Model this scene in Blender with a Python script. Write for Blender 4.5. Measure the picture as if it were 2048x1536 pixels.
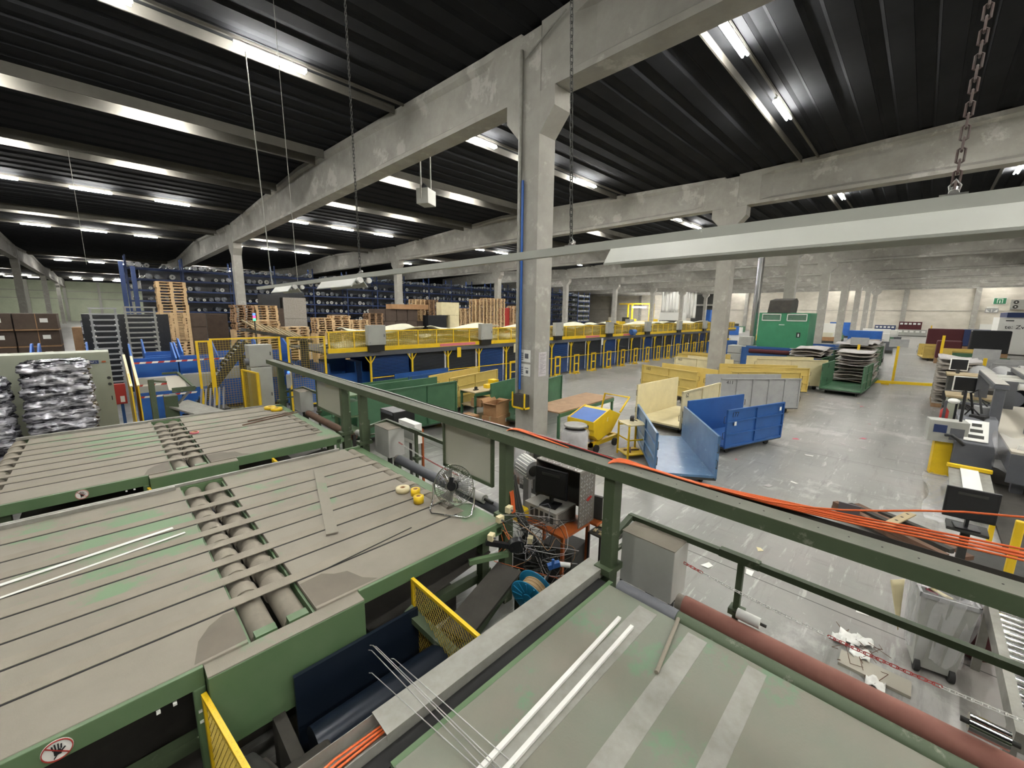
import bpy, bmesh, math, random
from mathutils import Vector, Matrix, Euler
random.seed(7)
for o in list(bpy.data.objects): bpy.data.objects.remove(o, do_unlink=True)
SC = bpy.context.scene; COL = SC.collection
PI = math.pi
# ---------------- camera, world, exposure ----------------
cd = bpy.data.cameras.new('camera'); cam = bpy.data.objects.new('camera', cd); COL.objects.link(cam)
cd.sensor_width = 36; cd.sensor_fit = 'HORIZONTAL'; cd.lens = 14.28; cd.clip_end = 400; cd.clip_start = 0.02
RM = Matrix(((0.70822667, 0.1140365, -0.69671419), (-0.70588419, 0.1310683, -0.69609525), (0.01193688, 0.98479276, 0.17332263)))
cam.matrix_world = Matrix.Translation((0, 0, 3.4)) @ RM.to_4x4()
SC.camera = cam
w = bpy.data.worlds.new('world'); SC.world = w; w.use_nodes = True
w.node_tree.nodes['Background'].inputs[0].default_value = (0.55, 0.58, 0.62, 1)
w.node_tree.nodes['Background'].inputs[1].default_value = 0.35
SC.view_settings.view_transform = 'Standard'; SC.view_settings.look = 'None'
SC.view_settings.gamma = 1; SC.view_settings.use_curve_mapping = False
SC.view_settings.exposure = 2.75
LAMP_L = 45.0
# ---------------- helpers ----------------
class MB:
    def __init__(s): s.v = []; s.f = []; s.mi = []; s.sm = []; s.m = 0; s.s = False
    def add(s, vs, fs):
        n = len(s.v); s.v += [tuple(v) for v in vs]
        for f in fs: s.f.append([n + i for i in f]); s.mi.append(s.m); s.sm.append(s.s)
        return s
    def box(s, x0, y0, z0, x1, y1, z1):
        if x0 > x1: x0, x1 = x1, x0
        if y0 > y1: y0, y1 = y1, y0
        if z0 > z1: z0, z1 = z1, z0
        v = [(x, y, z) for z in (z0, z1) for y in (y0, y1) for x in (x0, x1)]
        return s.add(v, [(0, 2, 3, 1), (4, 5, 7, 6), (0, 1, 5, 4), (2, 6, 7, 3), (0, 4, 6, 2), (1, 3, 7, 5)])
    def cbox(s, c, d, rz=0, rx=0, ry=0):
        M = Matrix.Translation(c) @ Euler((rx, ry, rz)).to_matrix().to_4x4()
        v = [M @ Vector((x * d[0] / 2, y * d[1] / 2, z * d[2] / 2)) for z in (-1, 1) for y in (-1, 1) for x in (-1, 1)]
        return s.add(v, [(0, 2, 3, 1), (4, 5, 7, 6), (0, 1, 5, 4), (2, 6, 7, 3), (0, 4, 6, 2), (1, 3, 7, 5)])
    def bar(s, p, q, w, h=None, up=(0, 0, 1)):
        h = h or w; p = Vector(p); q = Vector(q); d = (q - p)
        if d.length < 1e-6: return s
        d.normalize(); u = Vector(up)
        if abs(d.dot(u)) > 0.97: u = Vector((1, 0, 0))
        r = d.cross(u).normalized(); u = r.cross(d)
        v = [a + r * (i * w / 2) + u * (j * h / 2) for a in (p, q) for j in (-1, 1) for i in (-1, 1)]
        return s.add(v, [(0, 1, 3, 2), (4, 6, 7, 5), (0, 4, 5, 1), (2, 3, 7, 6), (0, 2, 6, 4), (1, 5, 7, 3)])
    def tube(s, pts, r, n=8, cap=True):
        pts = [Vector(p) for p in pts]; k = len(pts); R = r if isinstance(r, (list, tuple)) else [r] * k
        vs = []; prev = None
        for i, p in enumerate(pts):
            d = (pts[min(i + 1, k - 1)] - pts[max(i - 1, 0)]).normalized()
            if prev is None:
                a = Vector((0, 0, 1)) if abs(d.z) < 0.9 else Vector((1, 0, 0)); prev = d.cross(a).normalized()
            prev = (prev - d * prev.dot(d)).normalized(); b = d.cross(prev)
            for j in range(n):
                t = 2 * PI * j / n; vs.append(p + (prev * math.cos(t) + b * math.sin(t)) * R[i])
        fs = [(i * n + j, i * n + (j + 1) % n, (i + 1) * n + (j + 1) % n, (i + 1) * n + j) for i in range(k - 1) for j in range(n)]
        o = s.s; s.s = n > 5; s.add(vs, fs); s.s = o
        if cap: s.add(vs[:n], [tuple(reversed(range(n)))]); s.add(vs[-n:], [tuple(range(n))])
        return s
    def cyl(s, p, q, r, n=12, r2=None): return s.tube([p, q], [r, r if r2 is None else r2], n)
    def lathe(s, prof, n=16, c=(0, 0, 0)):
        vs = [(c[0] + r * math.cos(2 * PI * j / n), c[1] + r * math.sin(2 * PI * j / n), c[2] + z) for r, z in prof for j in range(n)]
        o = s.s; s.s = True
        s.add(vs, [(i * n + j, i * n + (j + 1) % n, (i + 1) * n + (j + 1) % n, (i + 1) * n + j) for i in range(len(prof) - 1) for j in range(n)])
        s.s = o; return s
    def prism(s, poly, ax, a, b):
        # poly: 2D points; ax = axis of extrusion: 'x' -> poly is (y,z); 'y' -> (x,z); 'z' -> (x,y)
        def P(u, v, t): return {'x': (t, u, v), 'y': (u, t, v), 'z': (u, v, t)}[ax]
        n = len(poly); vs = [P(u, v, a) for u, v in poly] + [P(u, v, b) for u, v in poly]
        return s.add(vs, [tuple(range(n)), tuple(reversed(range(n, 2 * n)))] + [(i, (i + 1) % n, n + (i + 1) % n, n + i) for i in range(n)])
    def sphere(s, c, r, n=10, sc=(1, 1, 1)):
        vs = []; m = n // 2
        for i in range(m + 1):
            a = PI * i / m
            for j in range(n): vs.append((c[0] + r * sc[0] * math.sin(a) * math.cos(2 * PI * j / n), c[1] + r * sc[1] * math.sin(a) * math.sin(2 * PI * j / n), c[2] + r * sc[2] * math.cos(a)))
        o = s.s; s.s = True; s.add(vs, [(i * n + j, (i + 1) * n + j, (i + 1) * n + (j + 1) % n, i * n + (j + 1) % n) for i in range(m) for j in range(n)]); s.s = o; return s
    def grid(s, fn, nu, nv):
        vs = [fn(i / nu, j / nv) for i in range(nu + 1) for j in range(nv + 1)]
        o = s.s; s.s = True; s.add(vs, [(i * (nv + 1) + j, (i + 1) * (nv + 1) + j, (i + 1) * (nv + 1) + j + 1, i * (nv + 1) + j + 1) for i in range(nu) for j in range(nv)]); s.s = o; return s
    def net(s, a, u, v, nu, nv, w, t=None):
        # woven mesh of thin bars on a rectangle: corner a, edge vectors u, v
        a, u, v = Vector(a), Vector(u), Vector(v); N = u.cross(v).normalized(); t = t or w
        for i in range(1, nu):
            p = a + u * (i / nu); s.bar(p, p + v, w, t, up=N)
        for j in range(1, nv):
            p = a + v * (j / nv); s.bar(p, p + u, w, t, up=N)
        return s
    def mesh(s, name, mats):
        me = bpy.data.meshes.new(name); me.from_pydata(s.v, [], s.f)
        for m in (mats if isinstance(mats, (list, tuple)) else [mats]): me.materials.append(m)
        me.polygons.foreach_set('material_index', s.mi); me.polygons.foreach_set('use_smooth', s.sm)
        bm = bmesh.new(); bm.from_mesh(me); bmesh.ops.recalc_face_normals(bm, faces=bm.faces); bm.to_mesh(me); bm.free()
        me.update(); return me
    def out(s, name, mats, parent=None, bevel=0, solid=0, kind=None, label=None):
        o = bpy.data.objects.new(name, s.mesh(name, mats)); COL.objects.link(o)
        if parent: o.parent = parent
        if solid: m = o.modifiers.new('solid', 'SOLIDIFY'); m.thickness = solid; m.offset = 0
        if bevel: m = o.modifiers.new('bevel', 'BEVEL'); m.width = bevel; m.segments = 2; m.limit_method = 'ANGLE'
        if kind: o['kind'] = kind
        if label: o['label'] = label
        return o
def tag(o, label=None, cat=None, group=None, kind=None):
    if label: o['label'] = label
    if cat: o['category'] = cat
    if group: o['group'] = group
    if kind: o['kind'] = kind
    return o
def thing(name, loc, rz, label, cat, group=None):
    o = bpy.data.objects.new(name, None); COL.objects.link(o); o.location = loc; o.rotation_euler = (0, 0, rz)
    o.empty_display_size = 0.1
    return tag(o, label, cat, group)
def dup(o, loc=None, rz=None, label=None, group=None, parent=None):
    c = o.copy(); COL.objects.link(c)
    if parent is not None: c.parent = parent
    if loc is not None: c.location = loc
    if rz is not None: c.rotation_euler = (0, 0, rz)
    if label: c['label'] = label
    if group: c['group'] = group
    for ch in o.children: dup(ch, parent=c)
    return c
def text(name, s, size, loc, rot, m, parent=None, ext=0.002, scale=(1, 1)):
    cu = bpy.data.curves.new(name, 'FONT'); cu.body = s; cu.size = size; cu.extrude = ext; cu.align_x = 'CENTER'; cu.align_y = 'CENTER'; cu.resolution_u = 2
    t = bpy.data.objects.new(name, cu); COL.objects.link(t)
    dg = bpy.context.evaluated_depsgraph_get(); me = bpy.data.meshes.new_from_object(t.evaluated_get(dg))
    bpy.data.objects.remove(t, do_unlink=True); me.materials.clear(); me.materials.append(m)
    o = bpy.data.objects.new(name, me); COL.objects.link(o); o.location = loc; o.rotation_euler = rot; o.scale = (scale[0], scale[1], 1)
    if parent: o.parent = parent
    return o
ORD = ['first', 'second', 'third', 'fourth', 'fifth', 'sixth', 'seventh', 'eighth', 'ninth', 'tenth', 'eleventh', 'twelfth', 'thirteenth', 'fourteenth', 'fifteenth', 'sixteenth', 'seventeenth', 'eighteenth', 'nineteenth', 'twentieth', 'twenty first', 'twenty second']
# ---------------- materials ----------------
def rgb(h):
    h = h.lstrip('#'); c = [int(h[i:i + 2], 16) / 255 for i in (0, 2, 4)]
    return tuple((x / 12.92 if x <= 0.04045 else ((x + 0.055) / 1.055) ** 2.4) for x in c)
def mat(name, col, rough=0.6, metal=0.0, col2=None, scale=3.0, amt=0.5, bump=0.0, bscale=30.0, stretch=None, emit=None, alpha=None, spec=None, col3=None, scale3=1.0, thr3=0.6, trans=None):
    m = bpy.data.materials.new(name); m.use_nodes = True; nt = m.node_tree; N = nt.nodes; L = nt.links
    b = N['Principled BSDF']
    if isinstance(col, str): col = rgb(col)
    b.inputs['Base Color'].default_value = (*col, 1); b.inputs['Roughness'].default_value = rough; b.inputs['Metallic'].default_value = metal
    if spec is not None: b.inputs['Specular IOR Level'].default_value = spec
    if emit: b.inputs['Emission Color'].default_value = (*emit[0], 1); b.inputs['Emission Strength'].default_value = emit[1]
    if alpha is not None: b.inputs['Alpha'].default_value = alpha
    if trans: b.inputs['Transmission Weight'].default_value = trans
    if col2 or bump or col3:
        tc = N.new('ShaderNodeTexCoord'); mp = N.new('ShaderNodeMapping'); L.new(tc.outputs['Object'], mp.inputs[0])
        if stretch: mp.inputs['Scale'].default_value = stretch
    prev = None
    if col2:
        if isinstance(col2, str): col2 = rgb(col2)
        n = N.new('ShaderNodeTexNoise'); n.inputs['Scale'].default_value = scale; n.inputs['Detail'].default_value = 7; n.inputs['Roughness'].default_value = 0.65
        L.new(mp.outputs[0], n.inputs[0])
        r = N.new('ShaderNodeMapRange'); r.inputs[1].default_value = 0.5 - 0.25 * (1.2 - amt); r.inputs[2].default_value = 0.5 + 0.25 * (1.2 - amt); L.new(n.outputs[0], r.inputs[0])
        mx = N.new('ShaderNodeMix'); mx.data_type = 'RGBA'; mx.inputs[6].default_value = (*col, 1); mx.inputs[7].default_value = (*col2, 1)
        L.new(r.outputs[0], mx.inputs[0]); prev = mx.outputs[2]
    if col3:
        if isinstance(col3, str): col3 = rgb(col3)
        n = N.new('ShaderNodeTexNoise'); n.inputs['Scale'].default_value = scale3; n.inputs['Detail'].default_value = 9; n.inputs['Roughness'].default_value = 0.7
        L.new(mp.outputs[0], n.inputs[0]); r = N.new('ShaderNodeMapRange'); r.inputs[1].default_value = thr3; r.inputs[2].default_value = thr3 + 0.06; L.new(n.outputs[0], r.inputs[0])
        mx = N.new('ShaderNodeMix'); mx.data_type = 'RGBA'; mx.inputs[6].default_value = (*col, 1); mx.inputs[7].default_value = (*col3, 1)
        if prev: L.new(prev, mx.inputs[6])
        L.new(r.outputs[0], mx.inputs[0]); prev = mx.outputs[2]
    if prev: L.new(prev, b.inputs['Base Color'])
    if bump:
        n = N.new('ShaderNodeTexNoise'); n.inputs['Scale'].default_value = bscale; n.inputs['Detail'].default_value = 4; L.new(mp.outputs[0], n.inputs[0])
        bp = N.new('ShaderNodeBump'); bp.inputs['Strength'].default_value = bump; bp.inputs['Distance'].default_value = 0.02; L.new(n.outputs[0], bp.inputs['Height']); L.new(bp.outputs[0], b.inputs['Normal'])
    return m
M = {}
M['concrete'] = mat('concrete', '#a6a49c', 0.85, col2='#908d85', scale=1.6, amt=0.3, bump=0.15, bscale=18, col3='#b3b0a9', scale3=0.9, thr3=0.56)
M['roof'] = mat('roof_sheet', '#2b2c2e', 1.0, col2='#252628', scale=0.8, spec=0.1)
M['trim'] = mat('rooflight_trim', '#625f58', 0.9, col2='#54524c', scale=1)
M['wall'] = mat('wall_concrete', '#d9d3c6', 0.9, col2='#bfb9ab', scale=0.5, amt=0.4, bump=0.15, bscale=8, stretch=(1, 1, 2.5))
M['wallg'] = mat('wall_green', '#b3baa2', 0.9, col2='#a0a690', scale=0.4)
M['lamp'] = mat('lamp_tube', (1, 1, 1), 0.4, emit=((1.0, 0.98, 0.935), LAMP_L))
M['lampcase'] = mat('lamp_case', '#a3a59d', 0.45)
M['dusty'] = mat('dusty_steel', '#8a8478', 0.85, col2='#817b6f', scale=2.5, amt=0.3, bump=0.12, bscale=120, col3='#73896c', scale3=0.6, thr3=0.565)
M['dusty2'] = mat('dusty_belt', '#837c6f', 0.9, col2='#8b8477', scale=4, bump=0.15, bscale=90)
M['dustroll'] = mat('dusty_roller', '#7e7769', 0.75, col2='#706a5d', scale=6)
M['dustgreen'] = mat('worn_green_top', '#6a7163', 0.5, col2='#777165', scale=1.2, amt=0.35, col3='#647a62', scale3=1.6, thr3=0.55, bump=0.08, bscale=60)
M['green'] = mat('green_paint', '#4f6b47', 0.5, col2='#5d7253', scale=3, amt=0.2)
M['greenr'] = mat('green_rail', '#4a5740', 0.55, col2='#3f4c35', scale=2, amt=0.3, col3='#77786a', scale3=5, thr3=0.6)
M['railtop'] = mat('dusty_rail_top', '#6c6d62', 0.8, col2='#61655a', scale=4)
M['cartgreen'] = mat('cart_green', '#4a7355', 0.5, col2='#3e6348', scale=2.5, amt=0.4, col3='#7d8c78', scale3=4, thr3=0.66)
M['dark'] = mat('dark_metal', '#2b2c2a', 0.7, col2='#383833', scale=4)
M['black'] = mat('black_plastic', '#17181a', 0.4)
M['rubber'] = mat('black_rubber', '#1c1c1c', 0.8)
M['dirt'] = mat('dirty_grey', '#423f39', 0.9, col2='#302e2a', scale=3, amt=0.3)
M['galv'] = mat('galvanised', '#9d9c95', 0.55, 0.35, col2='#85847c', scale=8, amt=0.3)
M['steel'] = mat('bright_steel', '#b9b9b6', 0.3, 0.85, col2='#8c8c8a', scale=5)
M['chrome'] = mat('chrome', '#d8d8d8', 0.12, 1.0)
M['yellow'] = mat('yellow_paint', '#eac61e', 0.45, col2='#d6b01c', scale=4, amt=0.3)
M['yellowd'] = mat('yellow_mesh', '#a8912f', 0.5)
M['blue'] = mat('blue_paint', '#2b5a9b', 0.45, col2='#265088', scale=2, amt=0.3)
M['bluebin'] = mat('blue_bin', '#2b66b8', 0.5, col2='#23569f', scale=2, amt=0.3, col3='#6f8fb5', scale3=6, thr3=0.66)
M['blueslate'] = mat('worn_blue', '#3f6187', 0.28, col2='#5c7fa0', scale=2, amt=0.35, col3='#7d98ae', scale3=6, thr3=0.6)
M['rackblue'] = mat('rack_blue', '#1d3463', 0.5)
M['cream'] = mat('cream_paint', '#d8cda4', 0.55, col2='#cabf98', scale=3, col3='#9d8f70', scale3=9, thr3=0.68)
M['tan'] = mat('yellow_ochre', '#c9b263', 0.55, col2='#bba356', scale=3, amt=0.3, col3='#8d7a46', scale3=8, thr3=0.68)
M['greyc'] = mat('grey_cart', '#8f9090', 0.55, col2='#a1a2a0', scale=3, amt=0.3, col3='#6c6a66', scale3=7, thr3=0.64)
M['wood'] = mat('pallet_wood', '#cdb189', 0.8, col2='#b89a70', scale=5, stretch=(1, 4, 4))
M['woodd'] = mat('old_wood', '#9c7d5d', 0.8, col2='#84674b', scale=5)
M['ply'] = mat('plywood', '#b0a07e', 0.75, col2='#9a8a69', scale=3)
M['card'] = mat('cardboard', '#a9825c', 0.85, col2='#98734f', scale=3)
M['brown'] = mat('brown_carton', '#4f4238', 0.85, col2='#43372e', scale=2)
M['label'] = mat('white_label', '#dcdcd6', 0.6)
M['patch'] = mat('bare_plate', '#6f675b', 0.8, col2='#665f54', scale=3)
M['rustd'] = mat('dark_rust_chain', '#4a3430', 0.7, col2='#5a5350', scale=14)
M['cabinet'] = mat('light_grey_cabinet', '#bcbdb8', 0.55, col2='#aeaea8', scale=2, amt=0.3, col3='#8f8b80', scale3=3, thr3=0.62)
M['navyd'] = mat('dark_navy_steel', '#141e2c', 0.35, 0.2, col2='#1b2430', scale=3)
M['slat'] = mat('curtain_slat', '#4c525f', 0.5)
M['meshblue'] = mat('blue_wire', '#3f6aa8', 0.5)
M['paper'] = mat('paper', '#cfccca', 0.7, col2='#a8a0a8', scale=14, amt=0.2)
M['greybox'] = mat('grey_cabinet', '#a5a69f', 0.55, col2='#989992', scale=2, amt=0.3)
M['greypanel'] = mat('sage_cabinet', '#989c8c', 0.55, col2='#8c9080', scale=1.2, amt=0.3)
M['greydirty'] = mat('dirty_cabinet', '#a3a39d', 0.6, col2='#8a857b', scale=3, amt=0.3)
M['orange'] = mat('orange_paint', '#a85722', 0.5, col2='#8b461b', scale=5)
M['cable'] = mat('orange_cable', '#d9642c', 0.5)
M['red'] = mat('red_paint', '#a8322c', 0.5)
M['redroll'] = mat('red_rubber', '#8d5c50', 0.7, col2='#9b6a5d', scale=4)
M['white'] = mat('white_plastic', '#d9d9d4', 0.45)
M['film'] = mat('clear_film', '#e8e8ea', 0.12, alpha=0.28, bump=0.6, bscale=14)
M['wrap'] = mat('stretch_wrap', '#34333b', 0.16, 0.35, col2='#d4d4dc', scale=2.4, amt=0.95, bump=0.6, bscale=4, stretch=(1, 1, 6), spec=1.0)  # pale noise streaks put the film's specular glints into its colour
M['glass'] = mat('plastic_sheet', '#b7b7a9', 0.35, alpha=0.72)
M['mesh'] = mat('yellow_plexi', '#b3a040', 0.3, alpha=0.42)
M['carpet'] = mat('carpet_grey', '#9b958d', 0.95, col2='#817a70', scale=12)
M['carpetw'] = mat('carpet_backing', '#b9b6b4', 0.95, col2='#a5a19e', scale=8)
M['maroon'] = mat('maroon_cloth', '#4d2226', 0.9)
M['gpress'] = mat('press_green', '#3c8762', 0.45, col2='#347a57', scale=1.5, amt=0.3)
M['bluetruck'] = mat('navy_paint', '#23335c', 0.5)
M['rollw'] = mat('roll_end', '#b9b9b4', 0.5, col2='#8f8f8a', scale=9, amt=0.5)
M['rollf'] = mat('roll_film', '#20262f', 0.25, col2='#5a6069', scale=7, amt=0.5, spec=0.8)  # lighter noise puts the film's sparkle into the dark colour
M['blkfilm'] = mat('black_film', '#17191d', 0.35, bump=0.5, bscale=6)
M['cyan'] = mat('cyan_reel', '#1f7fa8', 0.4)
M['rope'] = mat('tan_hose', '#a88c66', 0.7)
M['tread'] = mat('checker_plate', '#77736c', 0.5, 0.3)
M['machine'] = mat('machine_grey', '#5f6166', 0.5, col2='#55575c', scale=2)
M['tyre'] = mat('tyre', '#222222', 0.8)
M['pipe'] = mat('spiral_duct', '#b5b7ba', 0.25, 0.9)
M['bluepipe'] = mat('blue_pipe', '#2d5fae', 0.4)
M['rust'] = mat('rusty_steel', '#6e5140', 0.75, col2='#59412f', scale=9)
M['ledb'] = mat('blue_led', (0.05, 0.1, 1), 0.4, emit=((0.05, 0.15, 1), 0.5))
M['ledr'] = mat('magenta_led', (0.9, 0.1, 0.3), 0.4, emit=((1, 0.05, 0.2), 0.35))
M['ledg'] = mat('green_led', (0.1, 0.9, 0.4), 0.4, emit=((0.05, 1, 0.3), 0.3))
M['signg'] = mat('sign_green', '#2c7a53', 0.5)
M['pink'] = mat('pink_tape', '#c96a76', 0.6)
M['beige'] = mat('beige_board', '#aaa597', 0.7)
M['limey'] = mat('cover_cloth', '#c9c7b0', 0.8)
# floor
def floor_mat():
    m = mat('floor_concrete', '#93938e', 0.34, col2='#7c7c77', scale=0.55, amt=0.35, col3='#a6a5a1', scale3=0.35, thr3=0.55)
    nt = m.node_tree; N = nt.nodes; L = nt.links; b = N['Principled BSDF']; base = b.inputs['Base Color'].links[0].from_socket
    tc = N.new('ShaderNodeTexCoord'); cur = base
    def mul(fac, colr):
        nonlocal cur
        mx = N.new('ShaderNodeMix'); mx.data_type = 'RGBA'; mx.blend_type = 'MIX'; L.new(fac, mx.inputs[0]); L.new(cur, mx.inputs[6]); mx.inputs[7].default_value = (*rgb(colr), 1); cur = mx.outputs[2]
    def scratches(sc, rot, lo, hi, colr, amt):
        mp = N.new('ShaderNodeMapping'); mp.inputs['Rotation'].default_value = (0, 0, rot); mp.inputs['Scale'].default_value = sc; L.new(tc.outputs['Object'], mp.inputs[0])
        n = N.new('ShaderNodeTexNoise'); n.inputs['Scale'].default_value = 1; n.inputs['Detail'].default_value = 6; n.inputs['Roughness'].default_value = 0.7; L.new(mp.outputs[0], n.inputs[0])
        r = N.new('ShaderNodeMapRange'); r.inputs[1].default_value = lo; r.inputs[2].default_value = hi; r.inputs[4].default_value = amt; L.new(n.outputs[0], r.inputs[0]); mul(r.outputs[0], colr)
    scratches((0.5, 5, 1), 0.1, 0.55, 0.7, '#5c5b56', 0.6)
    scratches((4, 0.6, 1), 0.5, 0.56, 0.72, '#605e5a', 0.55)
    scratches((1.2, 9, 1), -0.3, 0.58, 0.66, '#bfbfbb', 0.6)
    scratches((14, 14, 1), 0, 0.66, 0.7, '#c9c8c4', 0.5)
    scratches((0.25, 0.25, 1), 0, 0.5, 0.7, '#9a8f8c', 0.5)
    # saw-cut joints
    for ax, per, off in ((0, 6.6, 0.9), (1, 9.9, 2.1)):
        sx = N.new('ShaderNodeSeparateXYZ'); L.new(tc.outputs['Object'], sx.inputs[0])
        a = N.new('ShaderNodeMath'); a.operation = 'ADD'; a.inputs[1].default_value = off; L.new(sx.outputs[ax], a.inputs[0])
        p = N.new('ShaderNodeMath'); p.operation = 'PINGPONG'; p.inputs[1].default_value = per / 2; L.new(a.outputs[0], p.inputs[0])
        c = N.new('ShaderNodeMath'); c.operation = 'LESS_THAN'; c.inputs[1].default_value = 0.008; L.new(p.outputs[0], c.inputs[0]); mul(c.outputs[0], '#3f3e3b')
    L.new(cur, b.inputs['Base Color'])
    return m
M['floor'] = floor_mat()
# ================= building shell =================
YC, PX, PY = 6.84, 7.57, 13.2     # column grid
def ROOF(y):
    t = ((y - YC) % 29.7) / 29.7
    return 9.5 + 0.55 * (1 - abs(2 * t - 1))
def ROOFX(k): return PX + PY * k
MB().box(-20, -16, -0.2, 113, 156, 0).out('floor', M['floor'], kind='structure')
def roof():
    mb = MB(); ys = []; y = -16.0; p = 0.85
    while y < 156:
        for dy, dz in ((0, 0), (0.42, 0), (0.50, 0.055), (0.77, 0.055)):
            ys.append((y + dy, ROOF(y + dy) + dz))
        y += p
    for (a, za), (b, zb) in zip(ys, ys[1:]):
        n = len(mb.v); mb.v += [(-20, a, za), (113, a, za), (113, b, zb), (-20, b, zb)]; mb.f.append([n, n + 1, n + 2, n + 3]); mb.mi.append(0); mb.sm.append(False)
    mb.out('ceiling', M['roof'], kind='structure', solid=0.03)
roof()
def wall(name, x0, y0, x1, y1, m, pil=None):
    mb = MB(); mb.box(x0, y0, 0, x1, y1, 10.6); o = mb.out(name, m, kind='structure'); return o
wall('wall_right', 108, -16, 108.3, 75, M['wall']); wall('wall_far', -20, 150, 113, 150.3, M['wallg'])
wall('wall_left', -20.3, -16, -20, 150, M['wallg']); wall('wall_near', -20, -16.3, 113, -16, M['wall']); wall('wall_back', 108, 75, 108.3, 150, M['wallg'])
# wall panel joints, top rails and pilasters
t = MB()
for y in range(-15, 75, 9):
    t.box(107.5, y - 0.35, 0, 108, y + 0.35, 10)
for z in (4.6, 8.6): t.box(107.9, -16, z, 108, 75, z + 0.08)
t.box(107.6, -16, 8.9, 108, 75, 9.2)
t.out('trim_1', M['concrete'], kind='structure')
t = MB()
for x in range(-18, 60, 6): t.box(x, 149.6, 0, x + 0.5, 150, 10)
for z in (5.4, 7.2): t.box(-20, 149.8, z, 60, 150, z + 0.15)
t.out('trim_2', M['galv'], kind='structure')
# dark bay opening and rail on the right wall
# ---- concrete columns and beams ----
def column_mesh(corb):
    mb = MB(); mb.box(-0.275, -0.31, 0, 0.275, 0.31, 9.4)
    for sgn in corb:
        mb.prism([(sgn * 0.31, 7.3), (sgn * 0.72, 7.75), (sgn * 0.72, 8.14), (sgn * 0.31, 8.14)], 'x', -0.274, 0.274)
    return mb
colm = column_mesh((-1, 1)).mesh('concrete_column', M['concrete'])
bay = ['before the nearest column', 'of the nearest column', 'one bay behind the nearest column', 'two bays behind the nearest column', 'three bays behind the nearest column', 'four bays behind the nearest column', 'five bays behind the nearest column', 'six bays behind the nearest column', 'seven bays behind the nearest column']
rowname = ['in the row along the open floor', 'in the middle row beyond the yellow sorter', 'in the row behind the blue racks', 'in the far row near the green end wall', 'in the last row by the green end wall']
for k in range(-1, 8):
    for j in range(0, 5):
        if k > 2 and j >= 2: continue
        if k == -1 and j == 0: continue
        o = bpy.data.objects.new('concrete_column', colm); COL.objects.link(o); o.location = (ROOFX(k), YC + 29.7 * j, 0)
        b = 'nearest concrete column with blue pipe and papers, beside the green rail' if (k, j) == (0, 0) else 'grey concrete column %s, standing %s' % (rowname[j], bay[k + 1].replace('of the nearest', 'level with the nearest'))
        tag(o, b, 'column', 'concrete columns')
def beam_mesh(L=29.1):
    # gabled precast beam, I profile, along local y from 0..L
    mb = MB(); n = 12
    def top(t): return ROOF(YC + 0.3 + t * L) - 8.15 - 0.03
    prof = lambda h: [(-0.27, 0.0), (0.27, 0.0), (0.27, 0.13), (0.13, 0.24), (0.13, h - 0.26), (0.24, h - 0.16), (0.24, h), (-0.24, h), (-0.24, h - 0.16), (-0.13, h - 0.26), (-0.13, 0.24), (-0.27, 0.13)]
    ends = lambda h: [(-0.26, 0.0), (0.26, 0.0), (0.26, 0.13), (0.26, 0.24), (0.26, h - 0.26), (0.26, h - 0.16), (0.26, h), (-0.26, h), (-0.26, h - 0.16), (-0.26, h - 0.26), (-0.26, 0.24), (-0.26, 0.13)]
    ts = [0, 0.03, 0.045] + [i / n for i in range(1, n)] + [0.955, 0.97, 1]
    m = 12
    for i, t in enumerate(ts):
        pr = ends(top(t)) if i < 2 or i > len(ts) - 3 else prof(top(t))
        mb.v += [(x, t * L, z) for x, z in pr]
    for i in range(len(ts) - 1):
        for q in range(m):
            mb.f.append([i * m + q, i * m + (q + 1) % m, (i + 1) * m + (q + 1) % m, (i + 1) * m + q]); mb.mi.append(0); mb.sm.append(False)
    mb.f.append(list(range(m))); mb.f.append([(len(ts) - 1) * m + q for q in range(m)]); mb.mi += [0, 0]; mb.sm += [False, False]
    return mb.mesh('roof_beam', M['concrete'])
bmesh_ = beam_mesh()
for k in range(-1, 8):
    for j in range(-1, 5):
        if k > 2 and j >= 2: continue
        if k == -1 and j == -1: continue
        o = bpy.data.objects.new('roof_beam', bmesh_); COL.objects.link(o); o.location = (ROOFX(k), YC + 29.7 * j + 0.3, 8.15)
        wh = ['running right from', 'running left from', 'in the second span left of', 'in the third span left of', 'in the fourth span left of', 'in the fifth span left of'][j + 1]
        tag(o, 'concrete roof beam %s column line %s' % (wh, bay[k + 1].replace('of the nearest', 'at the nearest')), 'roof beam', 'precast concrete roof beams')
# ---- rooflight trims and lamps ----
ROWS = [-13.5, -8.0, -2.0, 3.75, 12.1, 18.9, 25.4, 31.7, 41.4, 50.6, 75, 84, 108, 123, 138]
HID = (0, 2, 5, 6, 8, 10, 12)
for n, y in enumerate(ROWS):
    t = MB(); z = ROOF(y)
    for k in range(-2, 8 if y < 60 else 3):
        x0 = ROOFX(k) + 0.3; x1 = min(ROOFX(k + 1) - 0.3, 107.5)
        if n in HID:
            t.box(x0, y + 0.50, z - 0.38, x1, y + 0.53, z + 0.05); t.box(x0, y - 0.49, z - 0.36, x1, y - 0.46, z + 0.05)
        else:
            t.box(x0, y + 0.52, z - 0.18, x1, y + 0.56, z + 0.05); t.box(x0, y - 0.03, z - 0.13, x1, y + 0.03, z - 0.06)
    t.out('trim_%d' % (n + 3), M['trim'], kind='structure')
BAYL = ['bay behind the camera', 'bay above the camera', 'bay behind the first beam'] + ['bay behind the %s beam' % ORD[i] for i in range(1, 9)]
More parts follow.
